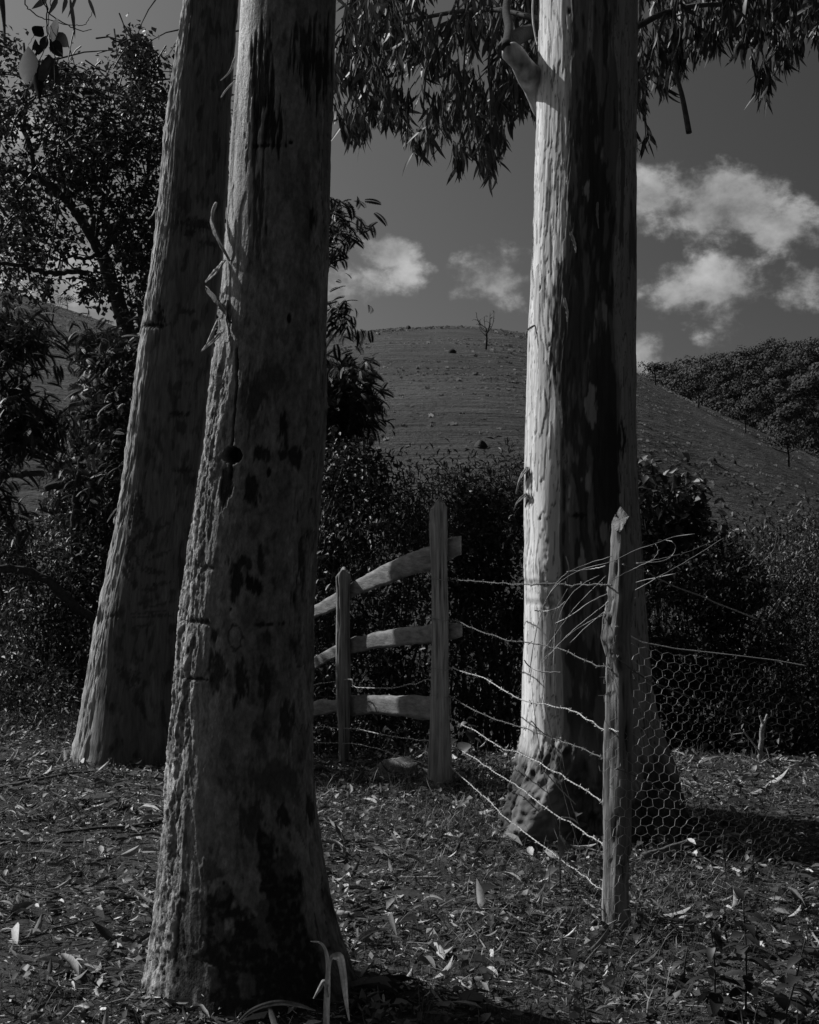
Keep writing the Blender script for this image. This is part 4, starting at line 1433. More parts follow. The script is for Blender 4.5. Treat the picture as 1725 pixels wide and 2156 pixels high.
p = clump_leaves(mb, rg, cen, .07, 14500, .060, .026, wid=.72)
for c in cen[::2]:
    e = c + rg.normal(0, .22, 3)
    mb.tube(spline([e, (e + c) / 2 + [0, 0, .05], c], 4), np.linspace(.008, .003, 4), 4, .05, cap=False)
stuff(mb.build('foliage', M_LEAF, L_))


FROND = frond_proto(13, 1.0, .27, .045, .9)
FROND2 = frond_proto(12, 1.0, .30, .05, 1.3)


def feathery(name, label, base, limbs, groups, seed, frond=.42, alb=.035, width=1.0, group=None):
    rg = np.random.default_rng(seed)
    t = thing(name, base, label, 'tree', group)
    mb = MB()
    for i, (pts, a, b_, w0, w1) in enumerate(limbs):
        mb = MB()
        limb_tubes(mb, pts, a, b_, w0, w1, 20, 7, .07, .006, seed)
        mb.build('branch' if i else 'trunk', M_BRANCH, t)
    mb = MB()
    for poly, n, d0, d1 in groups:
        c = img_clumps(rg, poly, n, d0, d1, .12, .022, seed * 1.7)
        k = 11
        cc = np.repeat(c, k, 0) + rg.normal(0, .075, (n * k, 3))
        yaw = rg.uniform(0, 6.28, n * k)
        mt = rotmats(n * k, yaw, rg.normal(-.1, .4, n * k), rg.normal(0, .4, n * k)) * (frond * rg.uniform(.6, 1.15, n * k))[:, None, None]
        h = n * k // 2
        al = alb * np.exp(rg.normal(0, .25, n * k))
        mb.inst(FROND, mt[:h], cc[:h], al[:h])
        mb.inst(FROND2, mt[h:], cc[h:], al[h:])
    stuff(mb.build('foliage', M_LEAF, t, smooth=False))
    return t


feathery('feathery_tree', 'feathery leaved tree reaching in from the left edge over the pasture', P(-260, 1500, 10.6) * [1, 1, 0] + [0, 0, -1.0],
         [([(-260, 1500), (-230, 1150), (-150, 900), (-40, 760)], 10.6, 10.4, 60, 24), ([(-150, 900), (-60, 720), (20, 690), (80, 700)], 10.5, 10.3, 22, 5), ([(-200, 1020), (-60, 1005), (30, 1000), (90, 996)], 10.6, 10.4, 22, 12), ([(-150, 900), (-40, 860), (40, 890), (80, 930)], 10.5, 10.3, 16, 5)],
         [([(-60, 655), (20, 640), (55, 665), (90, 705), (85, 735), (50, 750), (20, 785), (-60, 790)], 60, 9.8, 11), ([(-60, 790), (25, 810), (80, 840), (120, 880), (100, 930), (40, 960), (-60, 950)], 62, 9.9, 11), ([(-60, 980), (10, 1000), (30, 1050), (50, 1090), (-60, 1100)], 16, 9.9, 11)], 61, .135, .03)
feathery('feathery_tree', 'feathery leaved tree between the left edge and the leaning trunk, below the leafy one', P(205, 1500, 11.8) * [1, 1, 0] + [0, 0, -1.7],
         [([(330, 1480), (300, 1250), (240, 1060), (180, 1020), (140, 1015), (95, 1030)], 11.8, 11.5, 34, 14), ([(260, 1400), (165, 1200), (160, 1080), (165, 1010), (175, 960)], 11.8, 11.4, 24, 12), ([(300, 960), (240, 905), (200, 880), (150, 870)], 11.8, 11.5, 18, 7), ([(255, 1020), (235, 960), (215, 900)], 11.8, 11.6, 9, 4)],
         [([(150, 715), (190, 690), (235, 705), (300, 690), (310, 880), (175, 890), (165, 800), (180, 750)], 95, 11, 12.4), ([(110, 890), (300, 880), (290, 1050), (150, 1050), (105, 960)], 75, 11, 12.4), ([(150, 1060), (280, 1050), (260, 1250), (140, 1250)], 45, 11.4, 12.6)], 62, .125, .034)
feathery('feathery_tree', 'drooping feathery tree showing right of the nearest trunk, against hill and sky', P(600, 1500, 11.4) * [1, 1, 0] + [0, 0, -1.4],
         [([(600, 1500), (610, 1100), (630, 800), (650, 560), (680, 470)], 11.4, 11.2, 46, 12), ([(630, 820), (680, 780), (740, 800)], 11.3, 11.0, 14, 4), ([(640, 640), (660, 720), (700, 695), (728, 680)], 11.3, 11.2, 10, 5), ([(650, 560), (700, 470), (740, 455)], 11.3, 11.1, 8, 3)],
         [([(640, 445), (700, 440), (745, 438), (775, 450), (765, 480), (740, 510), (700, 545), (640, 560)], 30, 10.8, 11.6), ([(640, 770), (700, 770), (740, 765), (770, 800), (778, 850), (760, 890), (720, 920), (640, 960)], 120, 10.6, 11.8), ([(700, 650), (735, 640), (762, 675), (735, 690), (705, 665)], 6, 11.1, 11.3), ([(640, 760), (690, 765), (690, 800), (640, 800)], 12, 10.8, 11.6)], 63, .125, .03)


def shrub(name, label, px, d, z0, polys, seed, leaf=.06, n=3000, alb=.04, wid=.6, stems=6, sw=9, mat=None, dz=1.2, gap=.10, sig=.075, group='shrubs in the thicket beyond the fence', pale=0.0, proto=LEAF2, nc=90, cat='shrub', up=.4, var=.35):
    """A shrub rooted at (px, d, z0), its leaves over outlines of the photograph, its stems running into them."""
    rg = np.random.default_rng(seed)
    b = P(px, HZ, d)
    b[2] = z0
    t = thing(name, b, label, cat, group)
    cen = np.concatenate([img_clumps(rg, pl, max(4, int(nc * w)), d - dz / 2, d + dz / 2, gap, .017, seed * .37) for pl, w in polys])
    mb = MB()
    for k in range(stems):
        e = cen[rg.integers(0, len(cen))]
        s = b + np.array([rg.normal(0, .12), rg.normal(0, .12), 0])
        pth = spline([s, s + (e - s) * .35 + [rg.normal(0, .1), rg.normal(0, .1), .25], s + (e - s) * .75 + rg.normal(0, .1, 3), e], 12)
        mb.tube(pth, np.linspace(sw, sw * .3, 12) / 2 / F * d, 6, .07 + pale)
        for j in range(3):
            s1 = pth[rg.integers(5, 11)]
            e1 = cen[np.argsort(((cen - s1) ** 2).sum(1))[rg.integers(1, 12)]]
            mb.tube(spline([s1, (s1 + e1) / 2 + rg.normal(0, .05, 3), e1], 6), np.linspace(sw * .35, sw * .12, 6) / 2 / F * d, 5, .07 + pale)
    mb.build('stem', M_BRANCH, t)
    mb = MB()
    clump_leaves(mb, rg, cen, sig, n, leaf, alb, proto, wid, var, up)
    stuff(mb.build('foliage', mat or M_LEAF, t))
    return t


box = lambda x0, y0, x1, y1: [(x0, y0), (x1, y0), (x1, y1), (x0, y1)]
# middle, behind the rails
shrub('shrub', 'dark glossy shrub just right of the nearest trunk, above the top rail', 720, 10.6, -1.3, [([(640, 920), (700, 945), (760, 940), (800, 970), (820, 1010), (800, 1120), (640, 1200)], 1)], 101, .05, 4600, .030, .55, nc=80)
shrub('shrub', 'dark shrub filling the gap between the two fence posts', 800, 10.4, -1.3, [([(640, 1100), (760, 1080), (920, 1100), (930, 1480), (640, 1500)], 1)], 102, .055, 6500, .028, .42, stems=12, sw=12, nc=110)
shrub('shrub', 'paler wispy shrub with fine leaves rising behind the tall fence post', 930, 13.2, -2.6, [([(790, 1030), (830, 985), (880, 1010), (950, 1000), (1020, 1010), (1060, 985), (1110, 975), (1110, 1150), (800, 1160)], 1)], 103, .07, 7000, .055, .22, mat=M_DULL, nc=170, sig=.13)
shrub('shrub', 'dense dark shrub between the tall fence post and the right trunk', 1010, 11.0, -1.5, [([(940, 1080), (1000, 1050), (1060, 1040), (1120, 1060), (1120, 1330), (940, 1320)], 1)], 104, .05, 5000, .026, .6, stems=7, nc=80)
shrub('thicket_bush', 'leggy bush with bare slanting stems low between fence post and right trunk', 1040, 10.8, -1.5, [([(940, 1300), (1120, 1290), (1120, 1520), (950, 1540)], 1)], 105, .045, 2600, .035, .5, stems=14, sw=13, nc=70)
shrub('thicket_bush', 'low leafy bush seen under the bottom rail', 790, 9.9, -1.1, [([(640, 1480), (900, 1490), (900, 1580), (640, 1580)], 1)], 106, .045, 2500, .028, .5, stems=3, nc=80)
shrub('shrub', 'shrub with light tips behind the nearest trunk, above the rails at left', 690, 11.8, -2.0, [([(600, 960), (720, 1000), (760, 1130), (700, 1300), (600, 1300)], 1)], 107, .05, 4200, .045, .45, nc=100)
# right, beyond the netting
shrub('broadleaf_shrub', 'rounded dark shrub with broad leaves showing right of the right trunk', 1400, 11.2, -1.6, [([(1330, 990), (1370, 985), (1395, 1000), (1440, 1010), (1470, 1060), (1488, 1120), (1470, 1160), (1400, 1190), (1330, 1180)], 1)], 111, .085, 2600, .045, .62, nc=110, sig=.08, var=.45)
shrub('shrub', 'very dark dense shrub behind the netting', 1480, 10.6, -1.4, [([(1330, 1150), (1440, 1140), (1560, 1150), (1600, 1230), (1620, 1360), (1600, 1590), (1330, 1590)], 1)], 112, .05, 12000, .018, .5, stems=6, nc=260)
shrub('shrub', 'sunlit fine leaved shrub with pale twigs at the right edge', 1660, 10.4, -1.2, [([(1570, 1190), (1620, 1130), (1680, 1110), (1740, 1100), (1790, 1200), (1790, 1480), (1640, 1500), (1600, 1330)], 1)], 113, .035, 8000, .05, .4, stems=9, sw=5, pale=.22, nc=130, var=.5)
shrub('thicket_bush', 'low dark bush at the plateau edge in the right corner, behind the forked stick', 1690, 9.9, -1.0, [([(1560, 1450), (1790, 1420), (1790, 1600), (1560, 1600)], 1)], 114, .045, 5500, .025, .5, stems=3, nc=120)
shrub('shrub', 'low shrub line at the foot of the pasture, right', 1560, 17.0, -4.2, [([(1330, 1165), (1450, 1130), (1580, 1120), (1725, 1090), (1800, 1080), (1800, 1250), (1330, 1250)], 1)], 115, .07, 5500, .035, .5, nc=140, sig=.16)
# the rest of the thicket down the bank, one mass
rg = np.random.default_rng(131)
xx = rg.uniform(-5.5, 6.5, 420)
yy = rg.uniform(11.2, 17.5, 420)
zt = np.interp(yy, [11, 17.5], [.55, .2]) * rg.uniform(.2, 1.1, 420)
zb = gz(xx, yy)
zc = zb + (zt - zb) * rg.uniform(0, 1, 420) ** .6
mb = MB()
clump_leaves(mb, rg, np.stack([xx, yy, zc], 1), .20, 42000, .075, .026, LEAF2, .5, .4)
stuff(mb.build('undergrowth', M_LEAF))
# left, beside the leaning trunk
shrub('shrub', 'sun flecked glossy shrub under the dark bent limb, left of the leaning trunk', 130, 11.3, -.9, [([(-40, 1300), (60, 1230), (130, 1270), (220, 1300), (215, 1480), (120, 1540), (-40, 1530)], 1)], 121, .05, 7000, .05, .42, stems=5, nc=170, var=.5)
shrub('shrub', 'shrub of small shiny leaves above the dark fallen limb at left', 130, 11.8, -1.0, [([(-40, 1080), (60, 1110), (160, 1090), (270, 1100), (260, 1220), (200, 1300), (100, 1220), (-40, 1200)], 1)], 122, .05, 6500, .045, .4, stems=5, nc=160, var=.5)
shrub('thicket_bush', 'weedy bush at the foot of the leaning trunk', 90, 10.6, -.25, [([(-40, 1440), (160, 1430), (190, 1560), (-40, 1585)], 1)], 123, .06, 3000, .045, .3, stems=6, sw=5, nc=90)
shrub('shrub', 'shrub in the narrow gap between the leaning trunk and the nearest trunk', 440, 12.3, -2.0, [([(380, 640), (470, 660), (460, 900), (440, 1060), (400, 1300), (360, 1500), (350, 1200)], 1)], 124, .05, 4500, .04, .5, nc=120)
shrub('shrub', 'shrub with dark leaves left of the leaning trunk, half way up', 230, 12.6, -1.6, [([(150, 900), (300, 870), (290, 1130), (210, 1260), (130, 1230), (90, 1100)], 1)], 125, .055, 6500, .04, .5, nc=160)
shrub('thicket_bush', 'dark undergrowth along the left edge below the feathery tree', -10, 12.4, -1.6, [([(-60, 1100), (60, 1120), (80, 1240), (40, 1300), (-60, 1300)], 1)], 126, .05, 3500, .03, .5, stems=3, nc=90)
mb = MB()
limb_tubes(mb, [(-80, 1195), (0, 1196), (78, 1208), (130, 1250), (175, 1290), (240, 1340)], 10.7, 11.2, 17, 20, 26, 9, .05, .006, 4)
tag(mb.build('fallen_limb', M_BRANCH, base=P(0, 1196, 10.7)), 'dark bent limb slanting through the bushes left of the leaning trunk', 'branch')

# bare pale twigs at the right
for pts, w0, lab in [([(1568, 1100), (1590, 1140), (1612, 1178), (1630, 1240), (1640, 1330)], 5, 'pale bare twig standing highest in the right hand shrub'),
                     ([(1725, 1150), (1670, 1220), (1620, 1300), (1600, 1400)], 5, 'pale bare twig slanting from the right edge into the shrub')]:
    mb = MB()
    limb_tubes(mb, pts, 10.1, 10.2, 2, w0, 20, 6, .30, .006, 5)
    x, y = pts[2]
    limb_tubes(mb, [(x, y), (x + 18, y - 22), (x + 24, y - 50)], 10.1, 10.0, 3, 1.5, 8, 5, .3)
    limb_tubes(mb, [(pts[1][0], pts[1][1]), (pts[1][0] - 14, pts[1][1] - 22)], 10.1, 10.0, 2.5, 1.2, 6, 5, .3)
    tag(mb.build('bare_twig', M_BRANCH, base=P(*pts[-1], 10.2)), lab, 'twig')

# ------------------------------------------------------------------ fence


def loft(mb, rings, alb):
    """Quads between successive rings (n, k, 3), both ends closed."""
    rings = np.asarray(rings, float)
    n, k = rings.shape[:2]
    idx = np.arange(n * k).reshape(n, k)
    q = np.stack([idx[:-1], np.roll(idx[:-1], -1, 1), np.roll(idx[1:], -1, 1), idx[1:]], -1).reshape(-1, 4)
    v = np.concatenate([rings.reshape(-1, 3), rings[0].mean(0)[None], rings[-1].mean(0)[None]])
    a, b = n * k, n * k + 1
    i = np.arange(k)
    j = (i + 1) % k
    t = np.concatenate([np.stack([idx[0][j], idx[0][i], np.full(k, a)], 1), np.stack([idx[-1][i], idx[-1][j], np.full(k, b)], 1)])
    al = np.asarray(alb, float)
    if al.ndim:
        al = np.concatenate([al.ravel(), [al.ravel()[:k].mean(), al.ravel()[-k:].mean()]])
    mb.add(v, q, t, al)


def round_post(name, st, d, parent, top='round', alb=.16, seed=1, nr=150, k=48, step=0):
    """A weathered post through outline stations (py, left, right)."""
    st = np.array(st, float)
    ys = np.linspace(st[0, 0], st[-1, 0], nr)
    xl, xr = np.interp(ys, st[:, 0], st[:, 1]), np.interp(ys, st[:, 0], st[:, 2])
    z = CAMZ - (ys - HZ) / F * d
    cx, r = ((xl + xr) / 2 - CX) / F * d, (xr - xl) / 2 / F * d
    an = np.arange(k) * 2 * math.pi / k
    A, Z = np.meshgrid(an, z)
    q = np.stack([np.cos(A).ravel(), np.sin(A).ravel(), Z.ravel()], 1)
    fl = ridged(q * [1.5, 1.5, .6] + seed, 3).reshape(A.shape)
    gr = fbm(q * [7, 7, 2.0] + seed * 3, 4).reshape(A.shape)
    ck = sm(.78, .92, ridged(q * [5, 5, 1.0] + seed * 5, 2)).reshape(A.shape)
    rr = r[:, None] * (1 + 0.16 * (fl - .5) + 0.10 * gr - 0.16 * ck)
    if step:
        rr = rr * (1 - .09 * sm(step + 4, step - 4, ys[:, None] + 14 * np.sin(A * 2 + 1) + 8 * np.sin(A * 5)))
    ring = np.stack([cx[:, None] + rr * np.cos(A), d + rr * np.sin(A), Z], -1)
    # hewn top: two chamfers and an uneven crown
    dx = (ring[..., 0] - cx[:, None]) / r[:, None]
    dy = (ring[..., 1] - d) / r[:, None]
    zt = z[0] - r[0] * (1.1 * np.maximum(0, dx - .25) + 1.5 * np.maximum(0, -dx - .1) + .35 * (1 - dy) * .5) + r[0] * .12 * gr
    ring[..., 2] = np.minimum(ring[..., 2], zt)
    al = alb * (1 + .8 * gr - .65 * ck + .3 * (fl - .5))
    mb = MB()
    loft(mb, ring[::-1], np.clip(al[::-1], .02, .5))
    return mb.build(name, M_WOOD, parent, smooth=False)


DL, DM, DR = 8.8, 8.06, 5.49
FEN = thing('wooden_fence', P(925, 1660, DM) * [1, 1, 0], 'short rail fence of two weathered posts and three curved rails', 'fence')
round_post('post', [(1194, 709, 736), (1215, 707, 739), (1290, 709, 737), (1400, 707, 738), (1480, 708, 738), (1540, 713, 736), (1600, 714, 735), (1640, 712, 738)], DL, FEN, seed=2, alb=.19)
round_post('post', [(1050, 905, 943), (1070, 903, 944), (1120, 905, 943), (1180, 908, 942), (1290, 909, 945), (1400, 908, 945), (1500, 906, 946), (1560, 903, 949), (1650, 900, 952), (1700, 898, 954)], DM, FEN, seed=5, alb=.19, step=1112)


def rail(up, lo, seed, stub=None):
    """A split rail lying behind the posts: upper and lower edge as in the photograph, real thickness."""
    up, lo = np.array(up, float), np.array(lo, float)
    x0, x1 = up[0, 0], up[-1, 0]
    n = 90
    xs_ = np.linspace(x0, x1, n)
    yu = spline(up, 200)
    yl = spline(lo, 200)
    yu, yl = np.interp(xs_, yu[:, 0], yu[:, 1]), np.interp(xs_, yl[:, 0], yl[:, 1])
    w = (xs_ - 722) / (925 - 722)
    dd = 1 / ((1 - w) / (DL + .07) + w / (DM + .08))
    rings = []
    th = 0.045
    kk = 6
    nz_ = noise2(xs_, xs_ * 0, .03, 3, seed)
    for i in range(n):
        a, b_ = P(xs_[i], yu[i], dd[i]), P(xs_[i], yl[i], dd[i])
        c = []
        for f in np.linspace(0, 1, kk):
            c.append(a * (1 - f) + b_ * f + [0, -.004 * math.sin(f * math.pi) + .003 * nz_[i], 0])
        for f in np.linspace(1, 0, kk):
            c.append(a * (1 - f) + b_ * f + [0, th + .008 * math.sin(f * math.pi), 0])
        rings.append(c)
    rings = np.array(rings)
    jit = fbm(rings.reshape(-1, 3) * 9 + seed, 3).reshape(n, -1)
    rings[..., 2] += jit * .012
    rings[..., 1] += fbm(rings.reshape(-1, 3) * [4, 4, 30] + seed, 3).reshape(n, -1) * .006
    mb = MB()
    loft(mb, rings, np.clip(.20 * (1 + .5 * fbm(rings.reshape(-1, 3) * [3, 3, 16] + 3, 3).reshape(n, -1)), .05, .5))
    o = mb.build('rail', M_PLANK, FEN)
    return o


rail([(560, 1345), (655, 1281), (707, 1248), (744, 1226), (810, 1190), (876, 1160), (907, 1149), (950, 1132), (972, 1128)], [(560, 1360), (657, 1305), (709, 1283), (746, 1256), (810, 1234), (876, 1208), (907, 1201), (950, 1178), (972, 1170)], 1)
rail([(560, 1440), (657, 1388), (707, 1360), (744, 1344), (810, 1329), (860, 1322), (907, 1318), (950, 1313), (974, 1314)], [(560, 1470), (657, 1413), (707, 1386), (740, 1376), (810, 1364), (907, 1354), (950, 1347), (974, 1340)], 2)
rail([(560, 1510), (630, 1486), (657, 1481), (678, 1474), (707, 1476), (742, 1467), (830, 1466), (907, 1467), (950, 1468)], [(560, 1530), (630, 1513), (657, 1511), (707, 1500), (742, 1505), (797, 1505), (863, 1512), (907, 1515), (950, 1512)], 3)

# the split corner post in front, lit on its left face, sawn off slantwise
st = np.array([(1100, 1289, 1302, 1330), (1150, 1286, 1306, 1342), (1200, 1283, 1307, 1342), (1260, 1278, 1303, 1338), (1300, 1270, 1300, 1334), (1345, 1265, 1294, 1330), (1390, 1275, 1303, 1334), (1450, 1274, 1305, 1336), (1550, 1270, 1305, 1336),
               (1700, 1268, 1304, 1334), (1800, 1269, 1299, 1331), (1860, 1270, 1294, 1329), (1960, 1270, 1296, 1332), (2010, 1269, 1297, 1334)], float)
nr = 170
ys = np.linspace(1035, 2010, nr)
lft, mid, rgt = [np.interp(ys, st[:, 0], st[:, i]) for i in (1, 2, 3)]
an = np.linspace(0, 1, 13)[:-1]
rings, albs = [], []
for i in range(nr):
    s = DR / F
    L0 = np.array([(lft[i] - CX) * s, DR + .028])
    M0 = np.array([(mid[i] - CX) * s, DR - .022])
    R0 = np.array([(rgt[i] - CX) * s, DR + .020])
    K0 = np.array([(lft[i] * .45 + rgt[i] * .55 - CX) * s, DR + .065])
    c = []
    for a, b_ in ((L0, M0), (M0, R0), (R0, K0), (K0, L0)):
        for f in np.linspace(0, 1, 9)[:-1]:
            g_ = min(max(f, .12), .88) if f not in (0,) else f
            c.append(a * (1 - g_) + b_ * g_ if f else (a * .94 + (L0 + M0 + R0 + K0) / 4 * .06))
    rings.append([(x, y, CAMZ - (ys[i] - HZ) * s) for x, y in c])
rings = np.array(rings)
q = rings.reshape(-1, 3)
nb = fbm(q * [26, 26, 6], 4).reshape(nr, -1)
ng = ridged(q * [70, 70, 5] + 4, 3).reshape(nr, -1)
ck = sm(.74, .9, ridged(q * [34, 34, 2.2] + 9, 2)).reshape(nr, -1)
cen = rings.mean(1, keepdims=True)
dirs = rings - cen
dirs[..., 2] = 0
dirs /= np.linalg.norm(dirs, axis=2, keepdims=True)
rings = rings + dirs * (.008 * nb + .005 * (ng - .5) - .008 * ck)[..., None]
# slanted cut: the top plane falls to the left and to the front
pxm = DR / F
xx, yy = (rings[..., 0] / pxm + CX), rings[..., 1] - DR
cut1 = -1122 + .615 * (xx - 1304) + 584 * (yy + .022)
cut2 = -1066 - 1.5 * (xx - 1312)
cutz = CAMZ + (np.minimum(cut1, cut2) + HZ) * pxm
rings[..., 2] = np.minimum(rings[..., 2], cutz)
mb = MB()
loft(mb, rings[::-1], np.clip((.20 * (1 + .6 * nb + .5 * (ng - .5) - .75 * ck))[::-1], .03, .5))
CP = mb.build('fence_post', M_WOOD, base=P(1300, 1960, DR) * [1, 1, 0], smooth=False)
tag(CP, 'crooked split corner post with a slanted sawn top, netting fixed to it', 'post')


def wire_depth(px):
    w = (px - 945) / (1285 - 945)
    return 1 / ((1 - w) / DM + w / DR)


def barbed(pts, depth, label, alb=.30, group='barbed wire strands of the fence', barb=.125, seed=0, mat=None, thin=1.0):
    """Two wires twisted round each other, with four-pointed barbs."""
    rg = np.random.default_rng(seed)
    p = np.array([P(x, y, depth(x) if callable(depth) else depth) for x, y in pts])
    ln = np.linalg.norm(np.diff(p, axis=0), axis=1).sum()
    n = max(24, int(ln / .012))
    c = spline(p, n)
    c[1:-1] += np.stack([fbm(np.stack([np.arange(n) * .08, np.full(n, seed + k), np.full(n, .5)], 1), 2) for k in range(3)], 1)[1:-1] * .010
    t = np.gradient(c, axis=0)
    t /= np.linalg.norm(t, axis=1)[:, None]
    u = np.cross(t, [0, 0, 1.0])
    u /= np.linalg.norm(u, axis=1)[:, None]
    v = np.cross(u, t)
    ph = np.linspace(0, ln / .055 * 2 * math.pi, n)
    th = thing('barbed_wire', c[0], label, 'wire', group)
    mb = MB()
    for s in (0, math.pi):
        mb.tube(c + (u * np.cos(ph + s)[:, None] + v * np.sin(ph + s)[:, None]) * .0018 * thin, .0016 * thin, 5, alb * np.exp(fbm(np.stack([np.arange(n) * .05, np.full(n, seed + s), np.zeros(n)], 1), 2) * .8))
    mb.build('strand', mat or M_WIRE, th)
    for k in range(int(ln / barb)):
        i = int((k + .5 + rg.uniform(-.15, .15)) * barb / ln * (n - 1))
        mb = MB()
        for j in range(2):
            a = rg.uniform(0, 6.28)
            dr = u[i] * math.cos(a) + v[i] * math.sin(a) + t[i] * rg.normal(0, .3)
            mb.tube(np.array([c[i] - dr * .011 + t[i] * .003 * j, c[i] + t[i] * .003 * j, c[i] + dr * .011 + t[i] * .003 * j]), .0014 * thin, 4, alb)
        mb.build('barb', mat or M_WIRE, th)
    return th


W = [([(942, 1219), (1000, 1224), (1105, 1230), (1200, 1230), (1289, 1232)], 'topmost barbed wire, nearly level, from the tall post to the corner post', .10),
     ([(942, 1303), (999, 1322), (1061, 1347), (1105, 1353), (1171, 1364), (1237, 1393), (1289, 1408)], 'second barbed wire from the top, crossing the right trunk', .10),
     ([(944, 1407), (953, 1408), (1017, 1426), (1070, 1459), (1101, 1472), (1149, 1485), (1202, 1496), (1246, 1518), (1268, 1534), (1302, 1540)], 'bright third barbed wire sagging across the right trunk', .36),
     ([(942, 1464), (1017, 1503), (1105, 1534), (1193, 1564), (1263, 1593), (1275, 1597)], 'dark fourth barbed wire crossing the foot of the right trunk', .10),
     ([(944, 1510), (958, 1518), (1008, 1542), (1048, 1571), (1096, 1586), (1149, 1615), (1215, 1650), (1263, 1683), (1272, 1690)], 'bright fifth barbed wire passing in front of the root flare', .36),
     ([(940, 1560), (965, 1576), (1017, 1608), (1065, 1639), (1114, 1674), (1171, 1714), (1237, 1756), (1267, 1778), (1274, 1786)], 'bright sixth barbed wire, second lowest, running down to the corner post', .34),
     ([(935, 1600), (1000, 1660), (1021, 1679), (1069, 1724), (1149, 1785), (1197, 1820), (1245, 1855), (1272, 1878)], 'lowest barbed wire, just above the litter, left of the corner post', .34)]
for i, (pts, lab, al) in enumerate(W):
    barbed(pts, wire_depth, lab, al, seed=200 + i)
RD = lambda px: DR - .05 + (px - 1300) * .0012
barbed([(1312, 1188), (1340, 1196), (1363, 1205), (1392, 1218), (1439, 1241), (1486, 1261), (1536, 1279), (1597, 1304)], RD, 'pale barbed wire right of the corner post, above the netting', .30, seed=220, barb=.14)
barbed([(1296, 1385), (1306, 1391), (1356, 1427), (1428, 1457), (1482, 1477), (1529, 1499), (1586, 1528)], RD, 'dim barbed wire behind the netting, right of the corner post', .13, seed=221)
barbed([(1296, 1620), (1356, 1643), (1392, 1664), (1439, 1693), (1520, 1745), (1580, 1780)], RD, 'lowest barbed wire seen through the netting', .13, seed=222)
LD = lambda px: 1 / ((1 - (px - 722) / 203) / (DL - .03) + (px - 722) / 203 / (DM - .06))
barbed([(610, 1455), (656, 1443), (708, 1434), (740, 1432), (753, 1448), (832, 1448), (867, 1441), (907, 1430)], LD, 'barbed wire between the two rail fence posts, above the bottom rail', .36, seed=223)
barbed([(600, 1522), (656, 1529), (708, 1533), (744, 1534), (819, 1549), (870, 1557), (904, 1560)], LD, 'barbed wire between the two rail fence posts, under the bottom rail', .36, seed=224)
barbed([(640, 1562), (692, 1565), (712, 1564), (749, 1565), (790, 1575), (837, 1589), (880, 1602), (902, 1612)], LD, 'sagging barbed wire close to the ground between the two rail fence posts', .30, seed=225)
# wires bound round the tall post
mb = MB()
for y in (1219, 1303, 1407, 1464):
    c0 = P(926, y, DM)
    aa = np.linspace(0, 2 * math.pi, 25)
    mb.tube(np.stack([c0[0] + .049 * np.cos(aa), c0[1] + .049 * np.sin(aa), c0[2] + .006 * np.sin(aa * 2)], 1), .0022, 5, .16)
o = mb.build('wire_tie', M_RUST, FEN)
o['kind'] = 'stuff'

# the bundle of loose wire ends
BN = thing('wire_bundle', P(1270, 1300, 5.4), 'bundle of loose springy wire ends sticking out on both sides of the corner post', 'wire')
Wd = [([(1525, 1132), (1478, 1162), (1421, 1196), (1388, 1214), (1320, 1254), (1248, 1308), (1201, 1353)], 1.0), ([(1340, 1186), (1392, 1182), (1414, 1171), (1423, 1153), (1416, 1141), (1400, 1137)], 1.1),
      ([(1464, 1124), (1421, 1130), (1378, 1146), (1342, 1157), (1284, 1184), (1223, 1200), (1176, 1229), (1151, 1261), (1140, 1290), (1126, 1344), (1115, 1416)], 1.0), ([(1288, 1171), (1241, 1186), (1198, 1204), (1169, 1232), (1147, 1272), (1129, 1326), (1118, 1400)], .8),
      ([(1275, 1192), (1241, 1199), (1194, 1204)], 1.5), ([(1423, 1208), (1356, 1222), (1313, 1236), (1248, 1265), (1201, 1297), (1169, 1313)], 1.3), ([(1340, 1258), (1306, 1279), (1266, 1297), (1230, 1315), (1194, 1340), (1158, 1376), (1140, 1391)], .9),
      ([(1349, 1207), (1306, 1243), (1270, 1276), (1212, 1322), (1176, 1358), (1140, 1398)], .9), ([(1277, 1212), (1241, 1247), (1205, 1286), (1172, 1333), (1140, 1373)], .8), ([(1190, 1267), (1176, 1279), (1158, 1286), (1140, 1287), (1126, 1285)], 1.5),
      ([(1176, 1279), (1169, 1326), (1166, 1398), (1169, 1477), (1176, 1542), (1190, 1625)], .8), ([(1118, 1434), (1126, 1506), (1136, 1578), (1158, 1686), (1190, 1780), (1230, 1880)], .9), ([(1104, 1390), (1114, 1402), (1139, 1414), (1183, 1416)], 1.6),
      ([(1118, 1517), (1147, 1546), (1181, 1556)], 1.5), ([(1144, 1621), (1176, 1657), (1212, 1693)], 1.5), ([(1262, 1212), (1225, 1232), (1190, 1270), (1170, 1330), (1150, 1430), (1160, 1560), (1200, 1720), (1240, 1850)], .8),
      ([(1288, 1222), (1330, 1200), (1375, 1180), (1440, 1165), (1500, 1140)], .8), ([(1380, 1145), (1386, 1160), (1372, 1180), (1340, 1186)], .8), ([(1140, 1460), (1160, 1540), (1190, 1650), (1220, 1740)], .8), ([(1195, 1240), (1165, 1300), (1150, 1400), (1140, 1480)], .8)]
rg = np.random.default_rng(17)
for pts, w_ in Wd:
    d0 = rg.uniform(5.25, 5.65)
    p = np.array([P(x, y, d0 + rg.normal(0, .03)) for x, y in pts])
    mb = MB()
    mb.tube(spline(p, 30) + rg.normal(0, .0006, (30, 3)), .0014 * w_, 5, .34 if w_ > 1.05 else .22)
    mb.build('wire', M_WIRE, BN)

